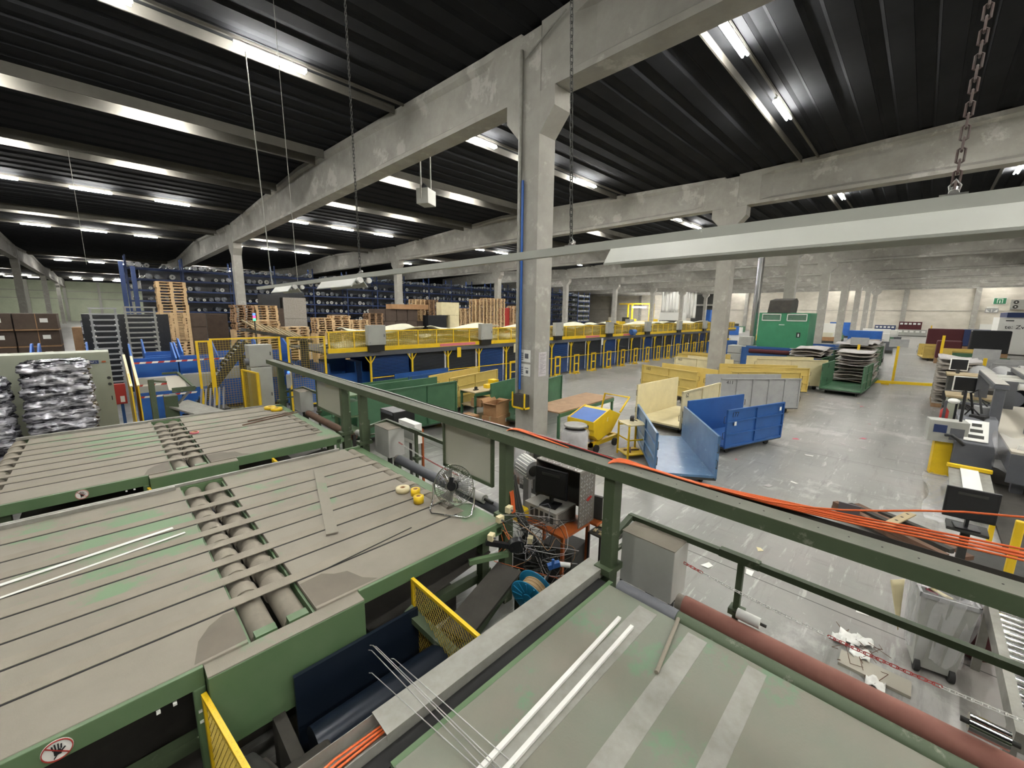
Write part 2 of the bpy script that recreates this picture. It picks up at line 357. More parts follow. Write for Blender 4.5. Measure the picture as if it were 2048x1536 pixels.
def lamp_proto():
    r = thing('ceiling_lamp', (0, 0, 0), 0, 'x', 'ceiling lamp', 'fluorescent roof lamps')
    MB().box(-0.8, -0.04, 0.03, 0.8, 0.04, 0.09).out('lamp_spine', M['lampcase'], r)
    for s in (-1, 1): MB().cyl((-0.77, s * 0.055, 0), (0.77, s * 0.055, 0), 0.026, 8).out('lamp_tube', M['lamp'], r)
    for sx in (-0.5, 0.5): MB().box(sx - 0.01, -0.01, 0.09, sx + 0.01, 0.01, 0.2).out('hanger', M['dark'], r)
    return r
LP = lamp_proto(); used = False
INV = RM.transposed()
def proj(p):
    c = INV @ (Vector(p) - Vector((0, 0, 3.4)))
    if c.z > -0.1: return None
    return (1024 + 812.57 * c.x / -c.z, 768 - 812.57 * c.y / -c.z)
for ri, y in enumerate(ROWS):
    for k in range(-2, 8):
        cs = (2.75, 6.0, 9.3)
        if ri in HID: cs = (3.5, 7.7)
        if ri == 3: cs = (2.95, 7.3) if k != 1 else (6.2,)
        for ci, c in enumerate(cs):
            x = ROOFX(k) + c
            if x > 106: continue
            p = proj((x, y, ROOF(y)))
            vis = p and -60 < p[0] < 2108 and -60 < p[1] < 640
            near = math.hypot(x - 5, y - 3) < 24 and x > -9
            if not (vis or near) or (y > 60 and k > 0): continue
            lab = 'lit roof tube lamp, %s of bay, %s row, %s' % (['first', 'middle' if len(cs) > 2 else 'second', 'last'][ci], ORD[ri], BAYL[k + 2])
            lo = (x, y, ROOF(y) - (0.14 if ri in HID else 0.27))
            if not used: LP.location = lo; LP['label'] = lab; used = True
            else: dup(LP, lo, None, lab)
# big mechanical light: none; the hall is lit by its tubes only
# downpipe and sign details on the nearest column
cx, cy = ROOFX(0), YC
a = MB(); a.cyl((cx - 0.33, cy + 0.22, 1.1), (cx - 0.33, cy + 0.22, 9.1), 0.045, 10)
tag(a.out('water_pipe', M['galv']), 'grey steel pipe running up the nearest concrete column', 'pipe')
a = MB(); a.cyl((cx - 0.33, cy + 0.12, 1.5), (cx - 0.33, cy + 0.12, 6.4), 0.03, 10)
tag(a.out('air_pipe', M['bluepipe']), 'blue compressed air pipe on the nearest concrete column', 'pipe')
a = MB(); a.cyl((cx - 0.33, cy + 0.1, 8.9), (cx - 0.33, cy - 1.0, 9.35), 0.02, 8)
tag(a.out('conduit', M['galv']), 'thin grey conduit slanting off the top of the nearest column', 'pipe')
for i, (z, hh) in enumerate(((2.35, 0.3), (2.0, 0.3))):
    r = thing('column_notice', (cx - 0.281, cy - 0.02, z), 0, ['white notice with grey picture, upper one on the nearest column', 'white notice with black printed code panel, lower one on the nearest column'][i], 'notice')
    MB().box(-0.006, -0.17, -hh / 2, 0, 0.17, hh / 2).out('sheet', M['label'], r)
    a = MB()
    if i == 0: a.box(-0.009, -0.1, -0.06, -0.006, 0.02, 0.06)
    for q in range(4): a.box(-0.009, 0.07, -0.1 + q * 0.05, -0.006, 0.14, -0.08 + q * 0.05)
    if i == 1: a.box(-0.009, -0.1, -0.08, -0.006, -0.02, 0.0); a.box(-0.009, -0.1, 0.04, -0.006, 0.02, 0.06)
    a.out('print', M['machine'], r)
r = thing('printed_schedule', (cx + 0.02, cy - 0.316, 2.15), 0, 'tall white printed schedule on the right face of the nearest column', 'notice')
MB().box(-0.14, 0, -0.3, 0.14, 0.006, 0.3).out('sheet', M['paper'], r)
a = MB()
for q in range(16): a.box(-0.11, -0.002, 0.24 - q * 0.032, 0.11 - 0.05 * ((q * 7) % 3), 0.0, 0.247 - q * 0.032)
a.out('print', M['machine'], r)
# ================= inspection tables =================
def hand_sign(parent, x, y, z):
    a = MB(); a.cyl((x, y, z), (x, y - 0.004, z), 0.062, 28); a.out('sign_disc', M['label'], parent)
    b = MB(); n = 32
    for i in range(n):
        t0, t1 = 2 * PI * i / n, 2 * PI * (i + 1) / n
        b.bar((x + 0.058 * math.cos(t0), y - 0.006, z + 0.058 * math.sin(t0)), (x + 0.058 * math.cos(t1), y - 0.006, z + 0.058 * math.sin(t1)), 0.004, 0.008, up=(0, 1, 0))
    b.bar((x - 0.042, y - 0.006, z + 0.042), (x + 0.042, y - 0.006, z - 0.042), 0.004, 0.008, up=(0, 1, 0))
    b.out('red_ring', M['red'], parent)
    h = MB(); h.cbox((x, y - 0.006, z - 0.012), (0.028, 0.003, 0.03))
    for q, (dx, L) in enumerate(((-0.012, 0.030), (-0.004, 0.036), (0.005, 0.034), (0.013, 0.026))): h.cbox((x + dx * 1.3, y - 0.006, z + 0.004 + L / 2), (0.006, 0.003, L), ry=dx * 9)
    h.cbox((x + 0.021, y - 0.006, z - 0.006), (0.007, 0.003, 0.026), ry=0.8)
    h.bar((x, y - 0.006, z - 0.02), (x - 0.016, y - 0.006, z - 0.042), 0.003, 0.015, up=(0, 1, 0))
    h.out('black_hand', M['black'], parent)
BELTS = [0.52, 0.88, 1.21, 1.58, 1.92, 2.28, 2.65, 3.08]
def make_table():
    r = thing('inspection_table', (0, 3.06, 0), 0, 'dusty belt inspection table nearest the camera, strapped belts crossing its roller gap', 'conveyor table', 'belt inspection tables')
    W = 3.55
    a = MB(); a.box(-1.15, 0, 1.06, 0.47, W, 1.10); a.out('table_plate', M['dusty'], r, bevel=0.004)
    a = MB(); a.prism([(0.93, 0), (2.92, 0), (2.92, 0.62), (2.64, 0.62), (2.64, W), (0.93, W)], 'z', 1.06, 1.10); a.out('table_plate', M['dusty'], r, bevel=0.004)
    a = MB(); a.prism([(0.47, 0.03), (0.47, 0.42), (0.40, 0.43), (0.30, 0.36), (0.22, 0.24), (0.17, 0.02)], 'z', 1.1001, 1.1006); a.out('dust_free_patch', M['patch'], r); a = MB(); a.prism([(0.935, 0.03), (0.935, 0.40), (1.12, 0.42), (1.2, 0.34), (1.3, 0.30), (1.36, 0.12), (1.45, 0.02)], 'z', 1.1001, 1.1006); a.out('dust_free_patch', M['patch'], r)
    # rollers in the gap with belt humps
    for x in (0.59, 0.81):
        c = MB(); c.cyl((x, 0.10, 0.985), (x, W - 0.06, 0.985), 0.092, 24); ro = c.out('roller', M['dustroll'], r)
        for i, y in enumerate(BELTS[:-1]):
            yy = y + (0.20 if x < 0.7 else 0.15)
            MB().cyl((x, yy - 0.075, 0.985), (x, yy + 0.075, 0.985), 0.104, 24).out('belt_loop', M['dusty2'], ro)
        g = MB(); g.box(x - 0.07, 0.02, 0.93, x + 0.07, 0.1, 1.085); g.out('bearing_block', M['green'], r)
    g = MB(); g.box(0.47, 0, 0.80, 0.93, 0.10, 0.97); g.box(0.47, W - 0.05, 0.8, 0.93, W, 1.09); g.out('gap_frame', M['green'], r)
    g = MB(); g.box(0.472, 0.0, 0.95, 0.49, W, 1.06); g.box(0.91, 0.0, 0.95, 0.928, W, 1.06); g.out('gap_edge', M['green'], r)
    for x in (2.73, -1.27):
        c = MB(); c.cyl((x, 0.70 if x > 0 else 0.06, 1.01), (x, W - 0.06, 1.01), 0.085, 24); ro = c.out('end_roller', M['dustroll'], r)
        for y in BELTS: MB().cyl((x, y - 0.06, 1.01), (x, y + 0.06, 1.01), 0.094, 24).out('belt_loop', M['dusty2'], ro)
    for i, y in enumerate(BELTS):
        b = MB(); b.box(-1.27, y - 0.058, 1.100, 2.74, y + 0.058, 1.107); o = b.out('belt', M['dusty2'], r)
        s = MB(); s.box(-1.15, y - 0.073, 1.0995, 0.47, y - 0.0555, 1.1025); s.box(0.93, y - 0.073, 1.0995, 2.64, y - 0.0555, 1.1025); s.out('belt_groove', M['rubber'], o)
    # frame
    g = MB(); g.box(-1.3, -0.03, 0.955, 0.21, 0.02, 1.095); g.box(1.26, -0.03, 0.955, 2.9, 0.02, 1.095); g.box(0.21, 0.0, 0.96, 1.26, 0.02, 1.06); g.out('front_fascia', M['green'], r, bevel=0.004)
    g = MB(); g.box(-1.3, W - 0.02, 0.955, 2.9, W + 0.03, 1.095); g.out('rear_fascia', M['green'], r)
    g = MB(); g.box(2.82, -0.03, 0.98, 2.95, W + 0.03, 1.05); g.out('end_beam', M['green'], r)
    g = MB(); g.box(0.215, -0.14, 0.50, 1.255, 0.0, 1.075); g.out('apron', M['green'], r, bevel=0.006)
    g = MB(); g.box(0.215, -0.135, 1.075, 1.255, 0.0, 1.083); g.out('apron_lid', M['dusty'], r)
    g = MB(); g.box(0.14, -0.04, 0.30, 0.21, 0.03, 0.96); g.out('corner_post', M['green'], r, bevel=0.01)
    for x in (-1.1, 0.3, 1.15, 2.75):
        for y in (0.12, W - 0.12):
            g = MB(); g.box(x - 0.05, y - 0.05, 0, x + 0.05, y + 0.05, 0.96); g.out('leg', M['greenr'], r)
    g = MB(); g.box(-1.3, 0.15, 0.35, 2.9, 0.23, 0.45); g.out('stretcher', M['greenr'], r)
    g = MB(); g.box(-1.3, W - 0.2, 0.35, 2.9, W - 0.12, 0.45); g.out('stretcher', M['greenr'], r)
    g = MB(); g.bar((1.4, 0.3, 0.52), (2.8, 0.3, 0.74), 0.5, 0.02); g.out('under_tray', M['dirt'], r)
    # steel guide rail along the rear edge
    g = MB(); g.box(-1.3, W - 0.10, 1.10, 0.42, W - 0.06, 1.145); g.box(-1.3, W - 0.02, 1.10, 2.55, W + 0.02, 1.135); g.out('guide_rail', M['galv'], r)
    hand_sign(r, -0.44, -0.031, 1.025)
    for x, z in ((-0.03, 0.945), (0.05, 0.945), (0.165, 0.8), (0.165, 0.72)):
        g = MB(); g.box(x - 0.01, -0.05, z - 0.008, x + 0.01, -0.03, z + 0.008); g.out('clip', M['label'], r)
    return r
T2 = make_table()
T1 = dup(T2, (0, 7.40, 0), None, 'dusty belt inspection table behind the nearest one, with yellow tape box on it')
# green table on the right side
r = thing('inspection_table', (2.8, 1.62, 0), 0, 'smooth worn green table with metal strips at bottom right, beside the red roller', 'conveyor table')
def rl(mb, name, m, **k):
    mb.v = [(x - 2.8, y - 1.62, z) for x, y, z in mb.v]; return mb.out(name, m, r, **k)
a = MB(); a.box(0.80, -3.2, 1.05, 2.84, 1.62, 1.10); rl(a, 'table_plate', M['dustgreen'], bevel=0.006)
for y0, y1 in ((1.165, 1.315), (0.79, 0.925), (0.42, 0.53)):
    a = MB(); a.box(0.95, y0, 1.0995, 2.79, y1, 1.102); rl(a, 'metal_strip', M['galv'])
a = MB(); a.box(0.80, 1.62, 0.93, 2.9, 1.66, 1.09); rl(a, 'rear_fascia', M['green'])
a = MB(); a.cyl((2.9, -3.2, 1.07), (2.9, 1.05, 1.07), 0.062, 20); rl(a, 'edge_tube', M['greenr'])
a = MB(); a.cyl((2.9, 1.052, 1.07), (2.9, 1.56, 1.07), 0.066, 20); rl(a, 'edge_roller', M['machine'])
for x in (0.9, 2.7):
    for y in (1.5, -1.5): a = MB(); a.box(x - 0.05, y - 0.05, 0, x + 0.05, y + 0.05, 1.05); rl(a, 'leg', M['greenr'])
a = MB(); a.bar((0.82, 1.6, 0.7), (0.82, -1.5, 0.7), 0.04, 0.7); rl(a, 'side_panel', M['green'])
# galvanised cable duct between the tables
r2 = thing('cable_duct', (0.85, 1.84, 0), 0, 'galvanised cable duct with lid running between the two right hand tables', 'cable duct')
def r2l(mb, name, m, **k):
    mb.v = [(x - 0.85, y - 1.84, z) for x, y, z in mb.v]; return mb.out(name, m, r2, **k)
a = MB(); a.box(0.84, 1.77, 1.125, 3.0, 1.94, 1.131); a.box(0.84, 1.766, 1.09, 3.0, 1.77, 1.131); a.box(0.84, 1.94, 1.06, 3.0, 1.944, 1.131); r2l(a, 'duct_lid', M['galv'])
a = MB(); a.box(-0.4, 1.77, 1.03, 3.0, 1.94, 1.036); a.box(-0.4, 1.77, 1.03, 3.0, 1.774, 1.12); a.box(-0.4, 1.936, 1.03, 3.0, 1.94, 1.12); r2l(a, 'duct_tray', M['galv'])
a = MB(); a.box(0.6, 1.665, 1.04, 2.9, 1.765, 1.055); r2l(a, 'gap_shade_strip', M['rubber'])  # dark strip standing in for the shaded gap between duct and table
for x in (0.9, 2.9): a = MB(); a.box(x - 0.03, 1.8, 0, x + 0.03, 1.9, 1.03); r2l(a, 'leg', M['dark'])
for i, dy in enumerate((0, 0.02, 0.04)):
    a = MB(); a.tube([(-0.3, 1.80 + dy, 1.06), (0.3, 1.81 + dy, 1.06), (0.6, 1.83 + dy * 1.4, 1.075), (0.87, 1.85 + dy, 1.06), (1.2, 1.85 + dy, 1.05)], 0.007)
    tag(a.out('orange_cable', M['cable']), '%s orange cable in the open galvanised duct at the bottom' % ['left', 'middle', 'right'][i], 'cable', 'orange cables in the duct')
# lying things on tables
def rod(name, p, q, rad, m, label, cat, n=8, square=None):
    a = MB()
    if square: a.bar(p, q, square[0], square[1])
    else: a.cyl(p, q, rad, n)
    return tag(a.out(name, m), label, cat)
rod('white_profile', (1.05, 1.292, 1.114), (2.54, 1.345, 1.114), 0, M['white'], 'white plastic profile bar, upper of the two on the smooth green table', 'bar', square=(0.026, 0.02))
rod('white_profile', (1.08, 1.20, 1.114), (2.53, 1.235, 1.114), 0, M['white'], 'white plastic profile bar, lower of the two on the smooth green table', 'bar', square=(0.026, 0.02))
rod('steel_tube', (2.85, 1.025, 1.118), (2.28, 0.925, 1.118), 0.014, M['dusty2'], 'short dusty tube lying slanted on the smooth green table', 'tube')
rod('flat_board', (1.97, 5.92, 1.118), (1.44, 4.05, 1.118), 0, M['dusty'], 'dusty grey board lying across the belts of the nearest table', 'board', square=(0.115, 0.012))
rod('white_strip', (-1.1, 5.11, 1.111), (0.28, 5.33, 1.111), 0, M['label'], 'pale strip, upper of two on the left of the nearest belt table', 'strip', square=(0.045, 0.004))
rod('white_strip', (-1.1, 4.86, 1.111), (0.36, 5.13, 1.111), 0, M['label'], 'pale strip, lower of two on the left of the nearest belt table', 'strip', square=(0.03, 0.004))
rod('rusty_rod', (1.75, 9.35, 1.118), (2.9, 9.75, 1.118), 0.012, M['rust'], 'longer rusty rod on the second belt table', 'rod')
rod('rusty_rod', (1.9, 9.62, 1.118), (2.85, 9.85, 1.118), 0.012, M['rust'], 'shorter rusty rod behind the other on the second belt table', 'rod')
rod('thin_rod', (1.15, 3.50, 1.112), (2.1, 3.60, 1.112), 0.005, M['dark'], 'thin dark rod lying near the green edge of the nearest belt table', 'rod')
def tape(name, loc, R, r, h, m, label):
    t = thing(name, loc, 0, label, 'tape roll')
    a = MB(); a.lathe([(r, 0), (R, 0), (R, h), (r, h), (r, 0)], 24); a.out('tape_winding', m, t)
    a = MB(); a.lathe([(r - 0.005, 0.002), (r, 0.002), (r, h + 0.002), (r - 0.005, h + 0.002), (r - 0.005, 0.002)], 20); a.out('tape_core', M['card'], t)
    return t
tape('tape_roll', (2.50, 4.47, 1.107), 0.088, 0.03, 0.055, M['cream'], 'large cream roll of tape beside two yellow rolls on the belt table')
tape('tape_roll', (2.56, 4.26, 1.107), 0.058, 0.026, 0.085, M['yellow'], 'yellow tape roll between the cream roll and the other yellow roll')
tape('tape_roll', (2.48, 4.06, 1.107), 0.062, 0.026, 0.085, M['yellow'], 'yellow tape roll nearest the camera beside the floor fan')
tape('tape_roll', (0.98, 9.35, 1.107), 0.07, 0.055, 0.03, M['pink'], 'small open pink tape ring lying on the second belt table')
tape('tape_roll', (2.55, 10.55, 1.107), 0.12, 0.04, 0.06, M['yellow'], 'rear yellow tape roll at the far end of the second belt table')
tape('tape_roll', (2.62, 10.3, 1.107), 0.12, 0.04, 0.06, M['yellow'], 'front yellow tape roll at the far end of the second belt table')
# ---- chrome floor fan on the table ----
f = thing('floor_fan', (2.68, 3.62, 1.107), math.radians(-56), 'chrome floor fan with black hub standing on the end of the belt table', 'fan')
fc = Vector((0, 0, 0.30)); R = 0.235
def tilt(mb, a=-0.32):
    Mx = Matrix.Translation(fc) @ Matrix.Rotation(a, 4, 'X'); mb.v = [tuple(Mx @ Vector(v)) for v in mb.v]; return mb
a = MB()
for y, rr in ((-0.07, 0.06), (-0.06, 0.12), (-0.045, 0.18), (0.0, R), (0.05, 0.2), (0.07, 0.12)):
    n = 32; a.tube([(rr * math.cos(2 * PI * i / n), y, rr * math.sin(2 * PI * i / n)) for i in range(n + 1)], 0.0025 if rr < R else 0.006, 5, cap=False)
for i in range(54):
    t = 2 * PI * i / 54; c_, s_ = math.cos(t), math.sin(t)
    a.tube([(0.05 * c_, -0.072, 0.05 * s_), (0.15 * c_, -0.062, 0.15 * s_), (0.21 * c_, -0.03, 0.21 * s_), (R * c_, 0, R * s_), (0.2 * c_, 0.05, 0.2 * s_), (0.06 * c_, 0.075, 0.06 * s_)], 0.002, 4)
tilt(a).out('guard_cage', M['chrome'], f)
a = MB(); a.cyl((0, -0.085, 0), (0, -0.06, 0), 0.055, 20); a.cyl((0, 0.0, 0), (0, 0.14, 0), 0.06, 16, 0.05); a.cbox((0, -0.09, 0.07), (0.05, 0.03, 0.06)); tilt(a).out('motor_hub', M['black'], f)
for i in range(3):
    b = MB(); t = 2 * PI * i / 3
    b.add([(0.04 * math.cos(t), 0.01, 0.04 * math.sin(t)), (0.2 * math.cos(t - 0.35), -0.02, 0.2 * math.sin(t - 0.35)), (0.2 * math.cos(t + 0.5), 0.03, 0.2 * math.sin(t + 0.5)), (0.04 * math.cos(t + 0.6), 0.02, 0.04 * math.sin(t + 0.6))], [(0, 1, 2, 3)])
    tilt(b).out('fan_blade', M['steel'], f, solid=0.002)
a = MB(); a.tube([(-0.25, 0, 0.30), (-0.25, -0.02, 0.12), (-0.25, -0.12, 0.02), (-0.21, -0.17, 0.012), (0.21, -0.17, 0.012), (0.25, -0.12, 0.02), (0.25, -0.02, 0.12), (0.25, 0, 0.30)], 0.011, 10); a.out('stand', M['chrome'], f)
a = MB(); a.tube([(-0.25, 0.0, 0.03), (-0.2, 0.16, 0.012), (0.2, 0.16, 0.012), (0.25, 0.0, 0.03)], 0.011, 10); a.out('stand', M['chrome'], f)
# ---- green steel rail over the table ends ----
g = thing('cable_rail', (3.05, 12.2, 0), 0, 'long green steel rail on posts with punched dusty top, crossing the table ends', 'steel rail')
def gl(mb, name, m, parent=None, **k):
    mb.v = [(x - 3.05, y - 12.2, z) for x, y, z in mb.v]; return mb.out(name, m, parent or g, **k)
a = MB(); a.box(2.955, -1.6, 1.99, 3.125, 12.2, 2.09); gl(a, 'beam', M['greenr'])
a = MB(); a.box(2.957, -1.6, 2.088, 3.123, 12.2, 2.094); gl(a, 'beam_top', M['railtop'])
a = MB(); a.box(3.13, -1.6, 2.05, 3.21, 12.2, 2.055); a.box(3.205, -1.6, 2.05, 3.21, 12.2, 2.09); gl(a, 'side_channel', M['dirt'])
a = MB()
for i in range(90): a.cyl((3.035, 12 - 0.15 * i, 2.0935), (3.035, 12 - 0.15 * i, 2.0955), 0.005, 6)
gl(a, 'bolt_holes', M['rubber'])
for y in (1.76, 3.12, 6.72, 7.5, 11.35):
    a = MB(); a.box(2.985, y - 0.055, 0, 3.115, y + 0.055, 2.0); o = gl(a, 'post', M['greenr'], bevel=0.005)
    a = MB(); a.box(2.93, y - 0.08, 1.08, 3.16, y + 0.08, 1.14); a.box(3.115, y - 0.03, 1.15, 3.15, y + 0.03, 1.5); gl(a, 'bracket', M['greenr'])
for y0, y1 in ((3.34, 4.32), (7.6, 8.9)):
    p = thing('plastic_screen', (3.05, y0, 0), 0, 'translucent plastic screen in green frame under the rail, ' + ('beside the fan' if y0 < 5 else 'behind the second table'), 'screen')
    a = MB(); a.box(-0.006, 0.04, 1.4, 0.006, y1 - y0, 2.0); a.out('plastic_sheet', M['glass'], p)
    a = MB(); a.box(-0.02, y1 - y0 - 0.04, 1.36, 0.02, y1 - y0, 2.0); a.box(-0.02, 0, 1.36, 0.02, y1 - y0, 1.4); a.box(-0.02, 0, 1.4, 0.02, 0.03, 2.0); a.out('frame', M['greenr'], p)
# ---- operator stations: low rail, cabinet, roller ----
def station(dy, rollm, lab):
    s = thing('control_cabinet', (3.38, 1.5 + dy, 0), 0, 'grey control cabinet ' + lab, 'control cabinet')
    a = MB(); a.box(-0.15, -0.26, 0.9, 0.15, 0.24, 1.40); a.out('body', M['cabinet'], s, bevel=0.006)
    a = MB(); a.box(-0.153, -0.262, 1.40, 0.153, 0.242, 1.406); a.out('dusty_lid', M['dusty2'], s)
    a = MB(); a.box(-0.03, -0.03, 0, 0.03, 0.03, 0.9); a.out('leg', M['dark'], s)
    l = thing('low_guard_rail', (3.5, 1.82 + dy, 0), 0, 'low green guard rail around the grey cabinet ' + lab, 'guard rail')
    a = MB(); a.bar((-0.45, -0.06, 1.36), (0, -0.02, 1.42), 0.05, 0.05); a.bar((-0.45, -0.06, 1.22), (-0.18, -0.06, 1.22), 0.03, 0.03); a.out('side_bar', M['greenr'], l)
    a = MB(); a.bar((0, 0, 1.42), (0, -3.4 if dy == 0 else -2.35, 1.42), 0.05, 0.05); a.out('rail', M['greenr'], l)
    a = MB(); a.bar((0, -0.85, 1.425), (0, -1.15, 1.425), 0.06, 0.065); a.out('sleeve', M['greenr'], l)
    a = MB(); a.bar((0, -1.02, 1.42), (0, -1.02, 0.98), 0.045, 0.045); a.box(-0.05, -1.08, 0.93, 0.05, -0.97, 0.98); a.box(-0.02, -1.04, 0, 0.02, -1.0, 0.93); a.out('post', M['greenr'], l)
    q = thing('winding_roller', (3.38, 1.18 + dy, 0), 0, rollm[1] + ' roller ' + lab, 'roller')
    L = 3.6 if dy == 0 else 2.6
    a = MB(); a.cyl((0, 0, 0.86), (0, -L, 0.86), 0.078, 24); a.out('roller_body', M[rollm[0]], q)
    a = MB(); a.cyl((0, 0.06, 0.86), (0, 0.0, 0.86), 0.07, 16); a.out('end_hub', M['carpet'], q)
    a = MB(); a.cyl((0, 0.1, 0.86), (0, 0.06, 0.86), 0.02, 8); a.box(-0.03, 0.1, 0, 0.03, 0.13, 0.9); a.box(-0.03, -L - 0.03, 0, 0.03, -L, 0.9); a.out('bearing_stand', M['dark'], q)
station(0, ('redroll', 'long red rubber'), 'by the smooth green table')
station(4.95, ('machine', 'long grey'), 'beside the nearest belt table')
station(9.35, ('rust', 'long brown'), 'beside the second belt table')
def cylth(name, p, q, rad, m, label, cat, cap=None):
    t = thing(name, p, 0, label, cat); d = Vector(q) - Vector(p)
    a = MB(); a.cyl((0, 0, 0), d, rad, 20); a.out('body', m, t)
    a = MB(); a.cyl(d, d * 1.25, rad * 0.3, 10); a.cyl(-d * 0.2, (0, 0, 0), rad * 0.3, 10); a.out('shaft', M['dark'], t)
    return t
cylth('cable_drum', (3.46, 0.78, 0.965), (3.46, 0.61, 0.965), 0.042, M['white'], 'small white cylinder under the post of the low guard rail', 'cylinder')
cylth('steel_drum', (3.40, -0.50, 1.02), (3.40, -0.66, 1.02), 0.055, M['chrome'], 'shiny steel cylinder above the red roller at the lower right', 'cylinder')
cylth('cable_drum', (3.32, 4.42, 0.96), (3.32, 3.8, 0.96), 0.06, M['white'], 'white roll behind the floor fan beside the grey roller', 'cylinder')
cylth('cable_drum', (3.38, 7.75, 0.99), (3.38, 7.55, 0.99), 0.06, M['white'], 'white roll beside the brown roller of the second table', 'cylinder')
def chain(pts, label, cols, link=0.034, rad=0.0035, wid=0.011):
    # real links along a sagging polyline; cols: list of (material, from, to) in 0..1
    pts = [Vector(p) for p in pts]; L = [0]
    for a, b in zip(pts, pts[1:]): L.append(L[-1] + (b - a).length)
    def at(s):
        for i in range(len(pts) - 1):
            if s <= L[i + 1]: return pts[i].lerp(pts[i + 1], (s - L[i]) / max(1e-6, L[i + 1] - L[i])), (pts[i + 1] - pts[i]).normalized()
        return pts[-1], (pts[-1] - pts[-2]).normalized()
    r = thing('chain', pts[0], 0, label, 'chain')
    n = int(L[-1] / (link * 0.78)); bags = [MB() for _ in cols]
    for i in range(n):
        s = (i + 0.5) * L[-1] / n; p, d = at(s); p = p - pts[0]
        up = Vector((0, 0, 1)) if abs(d.z) < 0.9 else Vector((1, 0, 0)); sd = d.cross(up).normalized(); u = sd.cross(d)
        v = sd if i % 2 else u
        h = link / 2 - wid * 0.5; ring = []
        for k in range(8):
            t = 2 * PI * k / 8 + PI / 8; ring.append(p + d * (math.cos(t) * wid * 0.6 + (h if math.cos(t) > 0 else -h)) + v * math.sin(t) * wid)
        f_ = s / L[-1]
        for bi, (m, a, b) in enumerate(cols):
            if a <= f_ <= b: bags[bi].tube(ring + [ring[0]], rad, 4, cap=False); break
    for (m, a, b), bg in zip(cols, bags):
        if bg.v: bg.out('chain_links', m, r)
    return r
def sag(a, b, s, n=10): return [tuple(Vector(a).lerp(Vector(b), i / n) - Vector((0, 0, s * 4 * (i / n) * (1 - i / n)))) for i in range(n + 1)]
chain(sag((3.45, 1.83, 1.30), (3.45, -1.0, 1.17), 0.10, 14), 'red and white barrier chain sagging past the grey cabinet at lower right', [(M['white'], 0, 0.09), (M['red'], 0.09, 0.27), (M['white'], 0.27, 0.58), (M['red'], 0.58, 0.78), (M['white'], 0.78, 1)], link=0.042, rad=0.0032)
chain(sag((3.42, 7.0, 1.26), (3.42, 4.5, 1.05), 0.05, 12), 'red and white barrier chain behind the nearest belt table', [(M['white'], 0, 0.12), (M['red'], 0.12, 0.38), (M['white'], 0.38, 0.62), (M['red'], 0.62, 1)], link=0.042, rad=0.003)
# orange cables on and beside the rail
def cable(pts, label, m='cable', rad=0.0065, g=None, n=3):
    # smooth the polyline by Catmull-Rom
    P = [Vector(p) for p in pts]; P = [P[0]] + P + [P[-1]]; o = []
    for i in range(1, len(P) - 2):
        for k in range(n):
            t = k / n; a, b, c, d = P[i - 1], P[i], P[i + 1], P[i + 2]
            o.append(0.5 * ((2 * b) + (c - a) * t + (2 * a - 5 * b + 4 * c - d) * t * t + (3 * b - a - 3 * c + d) * t ** 3))
    o.append(P[-2]); a = MB(); a.tube(o, rad, 6)
    return tag(a.out('cable', M[m]), label, 'cable', g)
for i in range(6):
    d = i * 0.016
    cable([(3.06, 1.80, 1.95 - 0.01 * i), (3.02 + d * 0.3, 1.83, 2.06), (3.06 + d * .5, 1.74, 2.12 + 0.004 * i), (3.13 + d * 0.4, 1.5, 2.11), (3.16 + d * .3, 1.1, 2.095), (3.17 + d * .5, 0.6, 2.10 + d * .3), (3.21 + d, 0.1, 2.12 + 0.01 * (i % 3)), (3.24 + d, -0.3, 2.15 + 0.012 * (i % 3)), (3.24 + d, -1.3, 2.22 + 0.01 * i)], 'orange cable along the green rail to the right edge, %s from the rail' % ORD[i], g='orange cables on the rail')
cable([(3.16, 1.0, 2.10), (3.16, 0.6, 2.12), (3.2, 0.2, 2.19), (3.3, -0.3, 2.33), (3.4, -0.9, 2.42)], 'single orange cable rising from the rail toward the right edge', rad=0.006)
for i in range(5):
    d = i * 0.012
    cable([(3.10 + d, 2.3 + 0.1 * i, 2.10), (3.11 + d, 2.8, 2.115), (3.10 + d, 3.08, 2.12), (3.07 + d, 3.16, 2.05), (3.09 + d, 3.14, 1.8), (3.03 + d * 1.5, 3.10, 1.55), (3.06 + d, 3.06, 1.35), (3.05 + d, 3.02, 1.15)], 'orange cable hanging down the green post, %s from the left' % ORD[i], g='orange cables down the post')
cable([(3.12, 3.1, 2.12), (3.12, 4.5, 2.105), (3.13, 6.0, 2.12), (3.12, 8, 2.105), (3.12, 10.5, 2.11)], 'thin pale cable lying along the top of the green rail', m='white', rad=0.006)
cable([(3.12, 1.7, 2.11), (3.14, 2.6, 2.12), (3.12, 3.6, 2.115)], 'thin red cable lying on the rail beside the orange ones', m='red', rad=0.006)
r = MB().box(3.3, 0.13, 2.10, 3.31, 0.24, 2.2); tag(r.out('grey_tag', M['machine']), 'small grey plate hanging on the cable above the open floor', 'plate')
